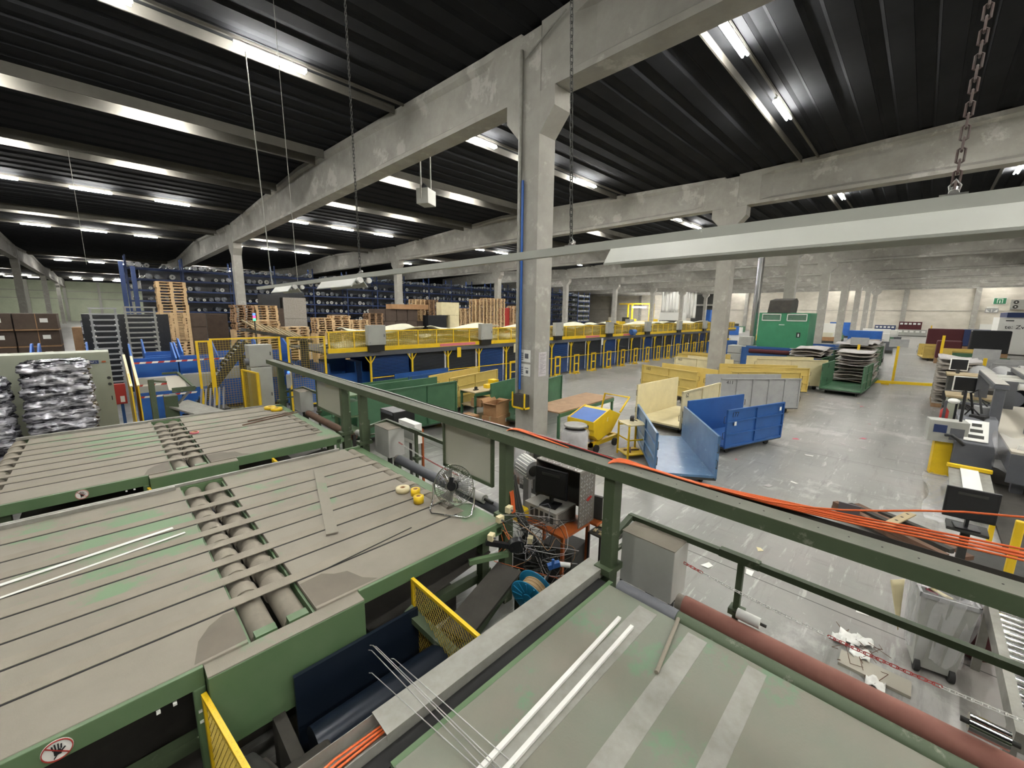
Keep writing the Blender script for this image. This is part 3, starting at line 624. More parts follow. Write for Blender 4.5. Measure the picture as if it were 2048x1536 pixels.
# ---- overhead lamp trunking on chains ----
h = thing('lamp_trunking', (3.05, -1.6, 3.9), 0, 'long pale lamp trunking hanging on chains above the green rail', 'lamp trunking')
a = MB(); a.prism([(-0.035, 0.02), (0.035, 0.02), (0.035, 0.09), (-0.035, 0.09)], 'y', 0, 14.3); a.out('trunk_rail', M['lampcase'], h)
for y0, y1 in ((0, 3.48), (8.2, 9.7), (11.4, 12.6)):
    a = MB(); a.prism([(-0.05, 0.02), (0.05, 0.02), (0.14, -0.10), (0.145, -0.10), (0.145, -0.115), (0.13, -0.115), (0.045, 0.0), (-0.045, 0.0), (-0.13, -0.115), (-0.145, -0.115), (-0.145, -0.10), (-0.14, -0.10)], 'y', y0, y1); f_ = a.out('reflector', M['lampcase'], h)
    a = MB()
    for s in (-1, 1): a.cyl((s * 0.04, y0 + 0.08, -0.05), (s * 0.04, y1 - 0.08, -0.05), 0.018, 8)
    a.out('unlit_tube', M['white'], f_)
for y in (8.0, 11.1):
    for s in (-1, 1):
        a = MB(); a.cyl((s * 0.07, y, -0.02), (s * 0.07, y + 0.06, -0.02), 0.045, 14); a.out('socket_disc', M['white'], h)
    a = MB(); a.box(-0.03, y, -0.02, 0.03, y + 0.05, 0.03); a.out('socket_bracket', M['machine'], h)
def hang(bot, top, label, link=0.065, rad=0.005, w=0.014, m=None): return chain([bot, top], label, [(m or M['rust'], 0, 1)], link=link, rad=rad, wid=w)
hang((3.05, 2.32, 4.0), (3.05, 2.55, 9.3), 'long steel chain holding the lamp trunking right of the nearest column', m=M['dark'])
hang((3.05, -0.02, 4.0), (3.05, -0.02, 9.3), 'rusty steel chain holding the trunking at the right edge', m=M['rustd'])
hang((3.05, 6.55, 4.0), (3.05, 6.62, 9.3), 'steel chain holding the trunking left of the nearest column', m=M['dark'])
for i, y in enumerate((-0.02, 2.32, 6.55)):
    a = MB(); a.tube([(3.05, y - 0.012, 4.0), (3.05, y - 0.02, 4.04), (3.05, y, 4.07), (3.05, y + 0.02, 4.04), (3.05, y + 0.01, 4.0)], 0.005, 6); a.cyl((3.03, y, 4.0), (3.09, y, 4.03), 0.02, 8)
    a.box(3.02, y - 0.05, 3.985, 3.08, y + 0.05, 4.0); tag(a.out('chain_hook', M['steel']), 'steel hook and clamp on the trunking under the %s chain' % ('rusty', 'right', 'left')[i], 'hook')
for i, (y, yt) in enumerate(((11.4, 11.9), (9.55, 9.7))):
    a = MB(); a.cyl((3.05, y, 4.0), (3.05, yt, 9.4), 0.012 if i == 0 else 0.006, 6); tag(a.out('hanging_rod', M['galv']), ('pale steel rod' if i == 0 else 'thin dark wire') + ' holding the far part of the lamp trunking', 'hanger rod')
a = MB(); a.cyl((-0.2, 25.5, 5.2), (-0.2, 25.5, 9.9), 0.008, 6); tag(a.out('hanging_rod', M['galv']), 'thin pull wire hanging from the roof at the left', 'hanger rod')
# ================= steel carts on the open floor =================
def cart(loc, ang, L, W, H, m, label, num=None, ribs='h', numside=-1, inner=None, load=None, nribs=5):
    r = thing('steel_cart', (loc[0], loc[1], 0), math.radians(ang), label, 'cart')
    a = MB(); a.box(-L / 2, -W / 2, 0.22, L / 2, W / 2, 0.27); a.out('deck', inner or m, r)
    a = MB()
    for s in (-1, 1): a.box(-L / 2, s * W / 2 - 0.03, 0.17, L / 2, s * W / 2 + 0.03, 0.23)
    for x in (-L / 2 + 0.03, L / 2 - 0.03): a.box(x - 0.03, -W / 2, 0.17, x + 0.03, W / 2, 0.22)
    a.out('underframe', M['dark'], r)
    for s in (-1, 1):
        y = s * W / 2
        a = MB(); a.box(-L / 2, y - 0.006, 0.2, L / 2, y + 0.006, H); pn = a.out('side_panel', m, r)
        b = MB(); o0, o1 = (y + 0.006, y + 0.04) if s > 0 else (y - 0.04, y - 0.006)
        b.box(-L / 2, o0, H - 0.04, L / 2, o1, H); b.box(-L / 2, o0, 0.2, L / 2, o1, 0.25)
        b.box(-L / 2, o0, 0.2, -L / 2 + 0.04, o1, H); b.box(L / 2 - 0.04, o0, 0.2, L / 2, o1, H)
        if ribs == 'h':
            for q in (1, 2): z = 0.2 + (H - 0.2) * q / 3; b.box(-L / 2, o0, z, L / 2, o1, z + 0.025)
            b.box(-0.02, o0, 0.2, 0.02, o1, H)
        else:
            for q in range(1, nribs): x = -L / 2 + L * q / nribs; b.box(x - 0.014, o0, 0.2, x + 0.014, o1, H)
        b.out('frame', m, pn)
        for e in (-1, 1):
            for z in (H - 0.16, 0.6):
                c = MB(); x = e * L / 2; c.tube([(x, y, z), (x + e * 0.07, y, z), (x + e * 0.07, y, z - 0.16), (x, y, z - 0.16)], 0.007, 5); c.out('handle', M['dark'], pn)
    for ex in (-1, 1):
        for s in (-1, 1):
            c = MB(); x, y = ex * (L / 2 - 0.35), s * (W / 2 - 0.15)
            c.cyl((x, y - 0.025, 0.085), (x, y + 0.025, 0.085), 0.085, 16); wh = c.out('wheel', M['tyre'], r)
            c = MB(); c.box(x - 0.03, y - 0.035, 0.085, x + 0.03, y - 0.028, 0.17); c.box(x - 0.03, y + 0.028, 0.085, x + 0.03, y + 0.035, 0.17); c.box(x - 0.04, y - 0.035, 0.165, x + 0.04, y + 0.035, 0.17); c.out('fork', M['dark'], wh)
    if num:
        rot = (PI / 2, 0, 0 if numside < 0 else PI)
        text('number', num, 0.17, (numside * (L / 2 - 0.33) if numside < 0 else L / 2 - 0.33, numside * (W / 2 + 0.008), H - 0.15), rot, M['black'], r)
    return r
CA = cart((8.95, 3.75), 36, 2.65, 1.12, 1.08, M['blueslate'], 'worn blue steel cart with open front and shiny deck, beside the yellow stand', ribs='h')
CB = cart((11.62, 3.22), -18, 2.3, 1.1, 1.16, M['blueslate'], 'bright blue steel cart numbered 177 behind the worn blue cart', '177', inner=M['blueslate'])
for ch in CB.children:
    if ch.type == 'MESH' and ch.name.startswith(('side_panel', 'deck')):
        ch.data.materials[0] = M['blue']
        for g_ in ch.children:
            if g_.name.startswith('frame'): g_.data.materials[0] = M['blue']
for q in (-0.85, 0.95):
    a = MB(); a.box(q - 0.04, -0.60, 0.75 + (0.2 if q > 0 else 0), q + 0.04, -0.595, 0.85 + (0.2 if q > 0 else 0)); a.out('sticker', M['label'], CB)
CC = cart((12.55, 5.12), -3.5, 2.55, 1.38, 1.28, M['cream'], 'cream steel cart with speckled tall side, behind the worn blue cart', '62', ribs='v', nribs=2)
CD = cart((16.25, 4.08), -40.8, 2.9, 0.95, 1.26, M['greyc'], 'grey steel cart numbered 411 with upright ribs', '411', ribs='v')
CE = cart((16.75, 6.95), -103, 2.65, 1.3, 1.25, M['tan'], 'yellow ochre steel cart numbered 102 with horizontal ribs', '102')
CF = cart((18.45, 4.42), -46, 2.7, 0.95, 1.25, M['tan'], 'ochre steel cart numbered 91 just behind the grey cart', '91')
CG = cart((22.6, 8.1), -101, 2.6, 1.2, 1.12, M['cream'], 'pale cart numbered 460 behind the ochre cart 102', '460', ribs='v', nribs=2)
cart((20.4, 4.75), -52, 3.3, 0.9, 1.22, M['tan'], 'long pale yellow cart between cart 91 and the big cream cart')
cart((23.0, 4.45), -55, 3.0, 1.2, 1.42, M['cream'], 'big cream cart with rusty edge right of the concrete column', ribs='v', nribs=2)
cart((24.3, 8.7), -80, 2.6, 1.1, 1.2, M['tan'], 'yellow cart standing furthest back behind cart 460')
cart((5.75, 10.15), 0, 3.1, 1.0, 1.37, M['cartgreen'], 'long green steel cart right behind the green rail', ribs='v', nribs=3)
cart((5.9, 11.9), 2, 3.2, 1.0, 1.12, M['cartgreen'], 'green steel cart second from the rail, in front of the sorter', ribs='v', nribs=3)
cart((8.55, 12.95), 4, 2.5, 0.8, 1.16, M['blue'], 'blue steel cart standing against the yellow sorter posts', ribs='v', nribs=2)
cart((9.1, 11.5), 13, 2.8, 0.9, 1.25, M['tan'], 'tan steel cart between blue and green carts left of the column', '351')
cart((9.75, 8.95), 12, 3.0, 0.9, 1.25, M['cartgreen'], 'green steel cart half hidden behind the nearest concrete column', ribs='v', nribs=3)
def carpets(c, lab_, L, W, z0, z1, n, name='carpet_sheet', mm=None):
    # a wavy pile of carpet cuttings; each sheet is a thing of its own lying in cart c
    for i in range(n):
        rnd = random.Random(i * 13 + int(L * 10)); z = z0 + (z1 - z0) * i / (n - 1)
        am = 0.03 + 0.05 * rnd.random(); ph = rnd.random() * 6; lx = L / 2 * (0.9 + 0.18 * rnd.random()); 
        mb = MB(); mb.grid(lambda u, v: (-lx + 2 * lx * u, (v - 0.5) * W, z + am * math.sin(ph + u * 7) + am * 0.5 * math.sin(ph * 2 + v * 6)), 14, 6)
        o = mb.out(name, (mm or [M['carpet'], M['carpetw'], M['carpet']])[i % 3], None, solid=0.02)
        o.matrix_world = Matrix.Translation(c.location) @ Matrix.Rotation(c.rotation_euler.z, 4, 'Z')
        tag(o, 'grey wavy carpet sheet, %s from the bottom, on the %s' % (ORD[i], lab_), 'carpet sheet', 'carpet sheets on the ' + lab_)
K1 = cart((26.6, 2.1), -3, 3.0, 1.4, 0.3, M['cartgreen'], 'flat green cart holding a tall carpet pile, near the barrier')
K1b = cart((23.6, 2.15), -3, 2.4, 1.38, 1.32, M['cartgreen'], 'empty green cart with shiny deck in front of the carpet pile')
K2 = cart((27.2, 4.1), -3, 3.0, 1.5, 1.3, M['cartgreen'], 'green cart full of carpet sheets behind the big cream cart')
K3 = cart((31.0, 2.5), -3, 3.6, 1.6, 1.5, M['cartgreen'], 'second long green cart of carpet behind the flat one')
carpets(K1, 'flat green cart near the barrier', 2.9, 1.35, 0.32, 1.72, 14); carpets(K2, 'green cart behind the cream cart', 2.9, 1.4, 1.25, 1.7, 5); carpets(K3, 'second long green cart', 3.4, 1.6, 1.4, 1.9, 5)
K4 = cart((35.2, 2.6), -3, 3.4, 1.6, 1.5, M['cartgreen'], 'furthest green cart of carpet sheets in the lane')
carpets(K4, 'furthest green cart', 3.3, 1.6, 1.4, 1.9, 4)
# barrier: yellow posts, low kerb and grey signs
for i, (x, y, h_, sg, lab) in enumerate(((27.4, 2.2, 2.35, 1, 'with grey sign in front of the carpet pile'), (28.5, 0.75, 2.3, 1, 'with grey sign in the middle of the lane'), (28.8, -0.78, 2.55, 0, 'at the right end of the kerb'), (60, -0.6, 2.6, 0, 'far down the lane beside carts'), (24.5, -1.9, 2.2, 1, 'behind the folded machines at the right'))):
    r = thing('barrier_post', (x, y, 0), 0, 'yellow barrier post ' + lab, 'post')
    a = MB(); a.box(-0.05, -0.05, 0, 0.05, 0.05, h_ if not sg else h_ - 0.35); a.out('post', M['yellow'], r)
    if sg: a = MB(); a.box(-0.02, -0.36, h_ - 0.4, 0.02, 0.36, h_); a.out('sign_plate', M['greyc'], r)
a = MB(); a.bar((27.5, 2.1, 0.13), (28.75, -0.75, 0.13), 0.12, 0.14); a.box(27.95, 0.85, 0, 28.2, 1.15, 0.1)
tag(a.out('barrier_kerb', M['yellow']), 'low yellow barrier beam on the floor across the lane', 'barrier')
# green press with white louvres
r = thing('green_press', (31.0, 6.2, 0), 0, 'big green machine cabinet with two white louvres and dark cowl', 'machine')
a = MB(); a.box(-1.0, -1.35, 0.5, 1.2, 1.35, 3.58); a.out('housing', M['gpress'], r, bevel=0.02)
a = MB(); a.box(-0.9, -1.25, 0, 1.1, 1.25, 0.5); a.out('plinth', M['dark'], r)
for y in (-0.7, 0.65):
    a = MB(); a.box(-1.03, y - 0.52, 3.08, -1.0, y + 0.52, 3.13); a.box(-1.03, y - 0.52, 3.47, -1.0, y + 0.52, 3.52); a.box(-1.03, y - 0.52, 3.08, -1.0, y - 0.48, 3.52); a.box(-1.03, y + 0.48, 3.08, -1.0, y + 0.52, 3.52); lf = a.out('louvre_frame', M['label'], r)
    a = MB()
    for q in range(7): a.cbox((-1.01, y, 3.16 + q * 0.05), (0.03, 0.96, 0.006), ry=0.6)
    a.out('louvre', M['greyc'], lf)
a = MB(); a.box(-1.015, -0.98, 2.1, -1.0, -0.78, 2.4); pl = a.out('warning_plate', M['black'], r); a = MB(); a.box(-1.02, -0.92, 2.15, -1.015, -0.85, 2.33); a.out('plate_mark', M['label'], pl)
a = MB(); a.box(-1.01, -0.1, 2.83, -1.0, 0.2, 2.87); a.out('name_plate', M['label'], r)
a = MB(); a.prism([(-1.3, 3.58), (1.05, 3.58), (1.3, 4.0), (1.25, 4.35), (0.7, 4.5), (-0.9, 4.35)], 'y', -0.3, 0.9); a.v = [(x * 0.8, y, z) for x, y, z in a.v]; a.out('cowl', M['dirt'], r)
a = MB(); n = 54
a.tube([(1.0, 1.9, 0.02 + 9.2 * i / n) for i in range(n + 1)], [0.2 + 0.012 * (i % 2) for i in range(n + 1)], 18)
tag(a.out('spiral_duct', M['pipe']), 'shiny spiral ventilation duct rising to the roof beside the green cabinet', 'duct').location = (31.0, 6.4, 0)
def simple(name, x0, y0, z0, x1, y1, z1, m, label, cat, g=None, bevel=0.01):
    r = MB(); cx_, cy_ = (x0 + x1) / 2, (y0 + y1) / 2; r.box(x0 - cx_, y0 - cy_, 0, x1 - cx_, y1 - cy_, z1 - z0); o = r.out(name, m, bevel=bevel); o.location = (cx_, cy_, z0); return tag(o, label, cat, g)
r = thing('stacked_crate', (28.6, 8.0, 0), 0, 'pale grey stack of crates left of the green machine cabinet', 'crate'); 
for q in range(3): MB().box(-0.5, -0.75, 0.05 + q * 0.5, 0.5, 0.65, 0.52 + q * 0.5).out('crate_layer', M['greybox'], r, bevel=0.02)
MB().box(-0.3, -0.6, 1.57, 0.3, 0.1, 2.1).out('crate_layer', M['greybox'], r, bevel=0.02)
KB = cart((27.6, 6.1), -86, 2.9, 1.1, 1.55, M['blue'], 'blue cart with maroon rolls in front of the green machine cabinet', ribs='v', nribs=3)
for q in range(3):
    a = MB(); a.cyl((-1.0, 0, 0), (1.0, 0, 0), 0.12, 12); o = a.out('maroon_roll', M['maroon']); o.location = (27.0 + q * 0.28, 6.1 - 0.02 * q, 1.35 + 0.06 * (q % 2)); o.rotation_euler = (0, 0, math.radians(-86)); tag(o, 'maroon cloth roll lying in the blue cart', 'roll', 'maroon rolls in the blue cart')
# ================= right of the nearest column: tipper, stand, bench =================
r = thing('tipping_skip', (8.1, 5.3, 0), 0, 'yellow tipping skip with blue lined box near the nearest column', 'skip')
MB().prism([(0.25, 0.30), (0.85, 0.42), (1.25, 0.82), (0.72, 1.02), (0.0, 0.80), (0.05, 0.45)], 'y', 0.0, 0.75).out('hopper', M['yellow'], r, bevel=0.008)
a = MB(); a.box(-0.02, -0.02, 0.62, 0.0, 0.77, 0.82); a.bar((0.0, 0, 0.81), (0.72, 0, 1.03), 0.02, 0.03, up=(0, 1, 0)); a.bar((0.0, 0.75, 0.81), (0.72, 0.75, 1.03), 0.02, 0.03, up=(0, 1, 0)); a.out('rim', M['yellow'], r)
MB().add([(0.02, 0.03, 0.815), (0.6, 0.03, 0.99), (0.6, 0.72, 0.99), (0.02, 0.72, 0.815)], [(0, 1, 2, 3)]).out('blue_liner', M['bluebin'], r, solid=0.01)
MB().box(-0.026, 0.12, 0.64, -0.02, 0.62, 0.72).out('name_strip', M['black'], r)
text('lettering', 'CAUDOLOR', 0.085, (-0.028, 0.37, 0.68), (PI / 2, 0, -PI / 2), M['label'], r)
text('mark', 'S', 0.16, (0.62, -0.004, 0.78), (PI / 2, 0.35, 0), M['cream'], r)
a = MB(); a.box(0.0, 0.05, 0.16, 1.3, 0.13, 0.26); a.box(0.0, 0.62, 0.16, 1.3, 0.7, 0.26); a.box(0.0, 0.05, 0.16, 0.1, 0.7, 0.26); a.box(1.2, 0.05, 0.16, 1.3, 0.7, 0.26); a.box(0.3, 0.1, 0.26, 0.4, 0.65, 0.45); a.out('chassis', M['yellow'], r)
for x in (0.2, 1.05):
    for y in (0.02, 0.73): a = MB(); a.cyl((x, y - 0.03, 0.1), (x, y + 0.03, 0.1), 0.1, 16); a.out('wheel', M['tyre'], r)
a = MB(); a.tube([(1.25, 0.7, 0.3), (1.65, 0.75, 1.2), (1.65, 0.0, 1.2), (1.3, 0.05, 0.85)], 0.03, 6); a.out('push_bar', M['yellow'], r)
r = thing('scanner_stand', (8.78, 4.63, 0), math.radians(-30), 'yellow tubular stand carrying a black hand scanner', 'stand')
for x in (-0.24, 0.24):
    for y in (-0.24, 0.24): a = MB(); a.bar((x, y, 0), (x, y, 0.84), 0.035, 0.035); a.out('leg', M['yellow'], r)
for z in (0.1, 0.82):
    a = MB(); a.box(-0.26, -0.26, z - 0.015, 0.26, 0.26, z + 0.01); a.out('shelf', M['yellow'] if z < 0.5 else M['cream'], r)
a = MB(); a.box(-0.24, -0.26, 0.45, 0.24, -0.235, 0.48); a.box(-0.25, -0.24, 0.45, -0.235, 0.24, 0.48); a.box(-0.24, 0.235, 0.72, 0.24, 0.26, 0.75); a.out('cross_bar', M['yellow'], r)
a = MB(); a.bar((-0.15, -0.05, 0.12), (0.15, 0.12, 0.13), 0.04, 0.04); a.bar((-0.1, 0.15, 0.12), (0.18, -0.1, 0.13), 0.03, 0.03); tag(a.out('metal_bracket', M['rust']), 'small rusty brackets on the lower shelf of the yellow stand', 'bracket').location = (8.78, 4.63, 0)
r = thing('hand_scanner', (8.78, 4.65, 0.83), 0.4, 'black hand scanner lying on the yellow stand', 'scanner')
a = MB(); a.bar((-0.13, 0, 0.13), (0.03, 0, 0.12), 0.07, 0.09); a.bar((-0.17, 0, 0.1), (-0.12, 0, 0.13), 0.09, 0.1); a.out('scanner_head', M['black'], r)
a = MB(); a.bar((0.0, 0, 0.12), (0.1, 0, 0.0), 0.045, 0.04); a.out('scanner_grip', M['black'], r); a = MB(); a.tube([(0.1, 0, 0.015), (0.16, 0.04, 0.01), (0.2, -0.04, 0.01), (0.13, -0.1, 0.01)], 0.01, 6); a.out('scanner_cable', M['black'], r)
def bench(loc, rz, L, W, H, label, shelf=True, top=None):
    r = thing('work_bench', (*loc, 0), rz, label, 'work bench')
    a = MB(); a.box(-L / 2, -W / 2, H - 0.03, L / 2, W / 2, H); a.out('bench_top', top or M['ply'], r)
    a = MB(); 
    for s in (-1, 1): a.box(-L / 2, s * W / 2 - 0.02, H - 0.13, L / 2, s * W / 2 + 0.02, H - 0.03)
    a.out('bench_frame', M['cartgreen'], r)
    for x in (-L / 2 + 0.03, L / 2 - 0.03):
        for y in (-W / 2 + 0.03, W / 2 - 0.03): a = MB(); a.box(x - 0.03, y - 0.03, 0, x + 0.03, y + 0.03, H - 0.1); a.out('leg', M['cartgreen'], r)
    if shelf: a = MB(); a.box(-L / 2, -W / 2, 0.42, L / 2, W / 2, 0.45); a.out('shelf', M['ply'], r)
    return r
bench((9.55, 6.95), math.radians(3), 2.9, 1.0, 0.85, 'long green framed bench with brown top right of the nearest column', False, M['woodd'])
bench((8.85, 10.05), 0, 1.6, 0.75, 0.9, 'green work bench with tape boxes left of the nearest column', True)
for i, (dx, dy, s, dz) in enumerate(((0.35, 0.1, 0.3, 0.0), (0.62, 0.0, 0.2, 0.0), (0.05, 0.05, 0.2, 0.0), (0.36, 0.1, 0.26, 0.13))):
    simple('tape_box', 8.85 + dx - s / 2, 10.0 + dy - s / 2, 0.90 + dz, 8.85 + dx + s / 2, 10.0 + dy + s / 2, 0.90 + dz + 0.125, M['yellow'], 'yellow tape box %s on the green work bench' % ['under the other one', 'at the right end', 'at the left', 'stacked on top'][i], 'tape box')
r = thing('tape_dispenser', (8.35, 10.0, 0.9), 0, 'small black tape dispenser on the green work bench', 'tape dispenser')
a = MB(); a.box(-0.09, -0.03, 0, 0.09, 0.03, 0.03); a.out('base', M['black'], r); a = MB(); a.cyl((0, -0.025, 0.07), (0, 0.025, 0.07), 0.05, 14); a.out('roll_wheel', M['black'], r)
def carton(loc, rz, d, label, m='card', openf=False):
    r = thing('carton', loc, rz, label, 'cardboard box'); L, W, H = d
    a = MB()
    if openf:
        for s in (-1, 1): a.box(-L / 2, s * W / 2 - 0.004, 0, L / 2, s * W / 2 + 0.004, H); a.box(s * L / 2 - 0.004, -W / 2, 0, s * L / 2 + 0.004, W / 2, H)
        a.box(-L / 2, -W / 2, 0, L / 2, W / 2, 0.01); a.out('box_body', M[m], r)
        for s in (-1, 1): b = MB(); b.bar((0, s * W / 2, H), (0, s * (W / 2 + 0.1), H + 0.1), L, 0.005); b.out('flap', M[m], r)
        for s in (-1, 1): b = MB(); b.bar((s * L / 2, 0, H), (s * (L / 2 + 0.14), 0, H + 0.03), W, 0.005); b.out('flap', M[m], r)
    else:
        a.box(-L / 2, -W / 2, 0, L / 2, W / 2, H); a.out('box_body', M[m], r)
        b = MB(); b.box(-L / 2 - 0.001, -0.025, 0.001, L / 2 + 0.001, 0.025, H + 0.001); b.out('tape_strip', M['ply'], r)
        b = MB(); b.box(L * 0.1, -W / 2 - 0.002, H * 0.4, L * 0.35, -W / 2, H * 0.7); b.out('box_label', M['label'], r)
    return r
carton((8.35, 9.75, 0.45), 0.2, (0.5, 0.4, 0.25), 'small brown box on the lower shelf of the green work bench')
carton((8.1, 8.75, 0), 0.3, (0.75, 0.55, 0.38), 'closed brown carton on the floor left of the nearest column')
carton((8.1, 8.75, 0.385), 0.15, (0.62, 0.48, 0.36), 'open brown carton on top of the closed one beside the column', openf=True)
carton((7.3, 9.2, 0), 0.0, (0.6, 0.5, 0.4), 'brown carton under the front of the green work bench')
a = MB()
for q in range(5): a.tube([(0.12 * math.cos(t * 0.6 + q) + 0.03 * q, 0.12 * math.sin(t * 0.6 + q), 0.02 + 0.01 * q) for t in range(12)], 0.012, 5)
o = a.out('coiled_cable', M['dark'], label='x'); o.location = (9.15, 9.95, 0.45); tag(o, 'dark coiled cables on the lower shelf of the green work bench', 'cable')
r = thing('yellow_bin_holder', (7.2, 6.84, 0), 0, 'yellow frame with grey bin fixed to the nearest column', 'bin')
a = MB(); a.box(-0.14, -0.22, 1.05, 0.06, 0.22, 1.09); a.box(-0.14, -0.22, 1.05, -0.11, -0.19, 1.45); a.box(-0.14, 0.19, 1.05, -0.11, 0.22, 1.45); a.out('frame', M['yellow'], r)
a = MB(); a.box(-0.11, -0.19, 1.09, 0.06, 0.19, 1.4); a.out('bin', M['dirt'], r)
# waste drum with plastic bag, red/black boxes beside the column
r = thing('waste_drum', (7.15, 5.15, 0), 0, 'drum with round grey lid wrapped in clear plastic bag near the column', 'drum')
a = MB(); a.lathe([(0, 0), (0.27, 0), (0.29, 0.1), (0.29, 0.78), (0.24, 0.86)], 20); a.out('bag', M['carpetw'], r)
a = MB(); n = 24; a.lathe([(0.3, 0.55), (0.34, 0.6), (0.30, 0.72), (0.33, 0.8), (0.27, 0.9)], 16); a.out('film_collar', M['film'], r)
a = MB(); a.lathe([(0, 0.93), (0.22, 0.93), (0.25, 0.95), (0.26, 0.98), (0.24, 0.985), (0.2, 0.965), (0, 0.965)], 24); a.out('lid', M['greydirty'], r)
def tread(mb_box, name, parent, m=None):
    return mb_box.out(name, M['tread'], parent)
def checker(parent, x0, x1, z0, z1, y, axis='y', step=0.055):
    # raised diamonds of a checker plate
    a = MB(); i = 0; u = x0 + 0.03
    while u < x1 - 0.02:
        v = z0 + 0.03; j = 0
        while v < z1 - 0.02:
            s = 1 if (i + j) % 2 else -1
            if axis == 'y': a.cbox((u, y, v), (0.045, 0.006, 0.016), ry=s * 0.785)
            elif axis == 'z': a.cbox((u, v, y), (0.045, 0.016, 0.006), rz=s * 0.785)
            else: a.cbox((y, u, v), (0.006, 0.034, 0.012), rx=s * 0.785)
            v += step; j += 1
        u += step; i += 1
    return a.out('tread_pattern', M['steel'], parent)
r = thing('tread_cabinet', (5.75, 4.85, 0), 0, 'cabinet with checker plate top standing before the nearest column', 'cabinet')
a = MB(); a.box(-0.3, -0.35, 0, 0.3, 0.35, 0.95); a.out('body', M['dark'], r)
a = MB(); a.box(-0.32, -0.37, 0.95, 0.32, 0.37, 0.965); pl = a.out('tread_top', M['tread'], r); checker(pl, -0.3, 0.3, -0.35, 0.35, 0.966, 'z')
a = MB(); a.box(-0.315, 0.0, 0.1, -0.30, 0.35, 0.95); pl = a.out('tread_side', M['tread'], r); checker(pl, 0.0, 0.35, 0.1, 0.95, -0.316, 'x')
simple('red_cabinet', 5.55, 5.3, 0, 5.95, 5.62, 0.9, M['rust'], 'rusty red box beside the checker plate cabinet', 'box')
r = thing('hanging_bag', (4.05, 3.86, 0), 0, 'clear plastic bag hanging behind the green post', 'plastic bag')
a = MB(); a.lathe([(0.02, 1.75), (0.10, 1.68), (0.13, 1.45), (0.12, 1.2), (0.05, 1.02)], 14); a.out('bag_film', M['film'], r)
a = MB(); a.lathe([(0.0, 1.6), (0.07, 1.55), (0.09, 1.3), (0.0, 1.08)], 10); a.out('bag_filling', M['carpetw'], r)
# ================= computer desk =================
r = thing('orange_table', (3.75, 2.98, 0), 0, 'orange steel table carrying the computer', 'table')
a = MB(); a.box(-0.28, -0.38, 0.82, 0.28, 0.38, 0.85); a.out('table_top', M['orange'], r)
for x in (-0.25, 0.25):
    for y in (-0.35, 0.35): a = MB(); a.box(x - 0.018, y - 0.018, 0, x + 0.018, y + 0.018, 0.82); a.out('leg', M['orange'], r)
r = thing('industrial_computer', (3.76, 3.03, 0.85), 0, 'beige grey industrial computer box on the orange table', 'computer')
a = MB(); a.box(-0.2, -0.24, 0, 0.2, 0.27, 0.19); a.out('case', M['greydirty'], r, bevel=0.004)
a = MB()
for q in range(9): a.box(-0.16, -0.243, 0.03 + q * 0.016, 0.18, -0.24, 0.036 + q * 0.016)
for q in range(5): a.box(-0.203, -0.2 + q * 0.08, 0.04, -0.2, -0.15 + q * 0.08, 0.15)
a.out('vents', M['dirt'], r)
def monitor(loc, rz, w_, h_, label, tiltx=0.0, name='monitor'):
    r = thing(name, loc, rz, label, 'monitor')
    z0 = 0.11
    a = MB(); a.cbox((0, 0, z0 + h_ / 2), (w_, 0.035, h_), rx=tiltx); a.out('housing', M['black'], r, bevel=0.008)
    a = MB(); a.cbox((0, -0.0185, z0 + h_ / 2), (w_ - 0.04, 0.002, h_ - 0.05), rx=tiltx); a.out('rear_panel', M['rubber'], r)
    a = MB(); a.cbox((0, -0.021, z0 + h_ - 0.07), (w_ * 0.55, 0.008, 0.03)); a.out('vent_slot', M['dark'], r)
    a = MB(); a.bar((0, 0.02, 0.02), (0, 0.02, z0 + h_ * 0.4), 0.06, 0.03); a.out('stand_neck', M['black'], r)
    a = MB(); a.box(-0.11, -0.09, 0, 0.11, 0.1, 0.015); a.out('stand_foot', M['black'], r)
    return r
monitor((3.70, 2.99, 1.042), math.radians(-78), 0.44, 0.36, 'black flat monitor seen from behind on the computer box')
r = thing('tread_hood', (3.92, 2.95, 0.85), 0, 'checker plate hood standing around the monitor', 'hood')
a = MB(); a.box(-0.16, -0.34, 0.70, 0.16, 0.34, 0.712); pl = a.out('hood_top', M['tread'], r); checker(pl, -0.16, 0.16, -0.34, 0.34, 0.713, 'z')
a = MB(); a.box(-0.16, -0.345, -0.02, 0.16, -0.335, 0.70); pl = a.out('hood_side', M['tread'], r); checker(pl, -0.16, 0.16, 0.0, 0.70, -0.346, 'y')
b = MB(); b.bar((-0.02, -0.352, 0.32), (0.06, -0.352, 0.36), 0.003, 0.05, up=(0, 1, 0)); b.out('red_mark', M['red'], pl)
a = MB(); a.box(-0.16, 0.335, 0.1, 0.16, 0.345, 0.70); pl = a.out('hood_side', M['tread'], r); a = MB(); a.box(0.15, -0.34, 0.1, 0.16, 0.34, 0.70); a.out('hood_back', M['dark'], r)
r = thing('floor_box', (3.83, 2.86, 0.0), 0.15, 'dark grey loudspeaker like box under the orange table', 'box'); MB().box(-0.2, -0.22, 0.12, 0.2, 0.22, 0.55).out('body', M['dark'], r, bevel=0.01); MB().box(-0.15, -0.15, 0, 0.15, 0.15, 0.12).out('foot', M['black'], r)
a = MB(); a.cyl((3.42, 3.12, 0.42), (3.62, 3.05, 0.42), 0.12, 18, 0.1); a.box(3.4, 2.98, 0, 3.6, 3.2, 0.32); tag(a.out('motor', M['dark']), 'dark round motor beside the box under the orange table', 'motor')
r = thing('small_rack', (4.0, 2.36, 0), 0, 'black frame rack with dirty top behind the orange table', 'rack')
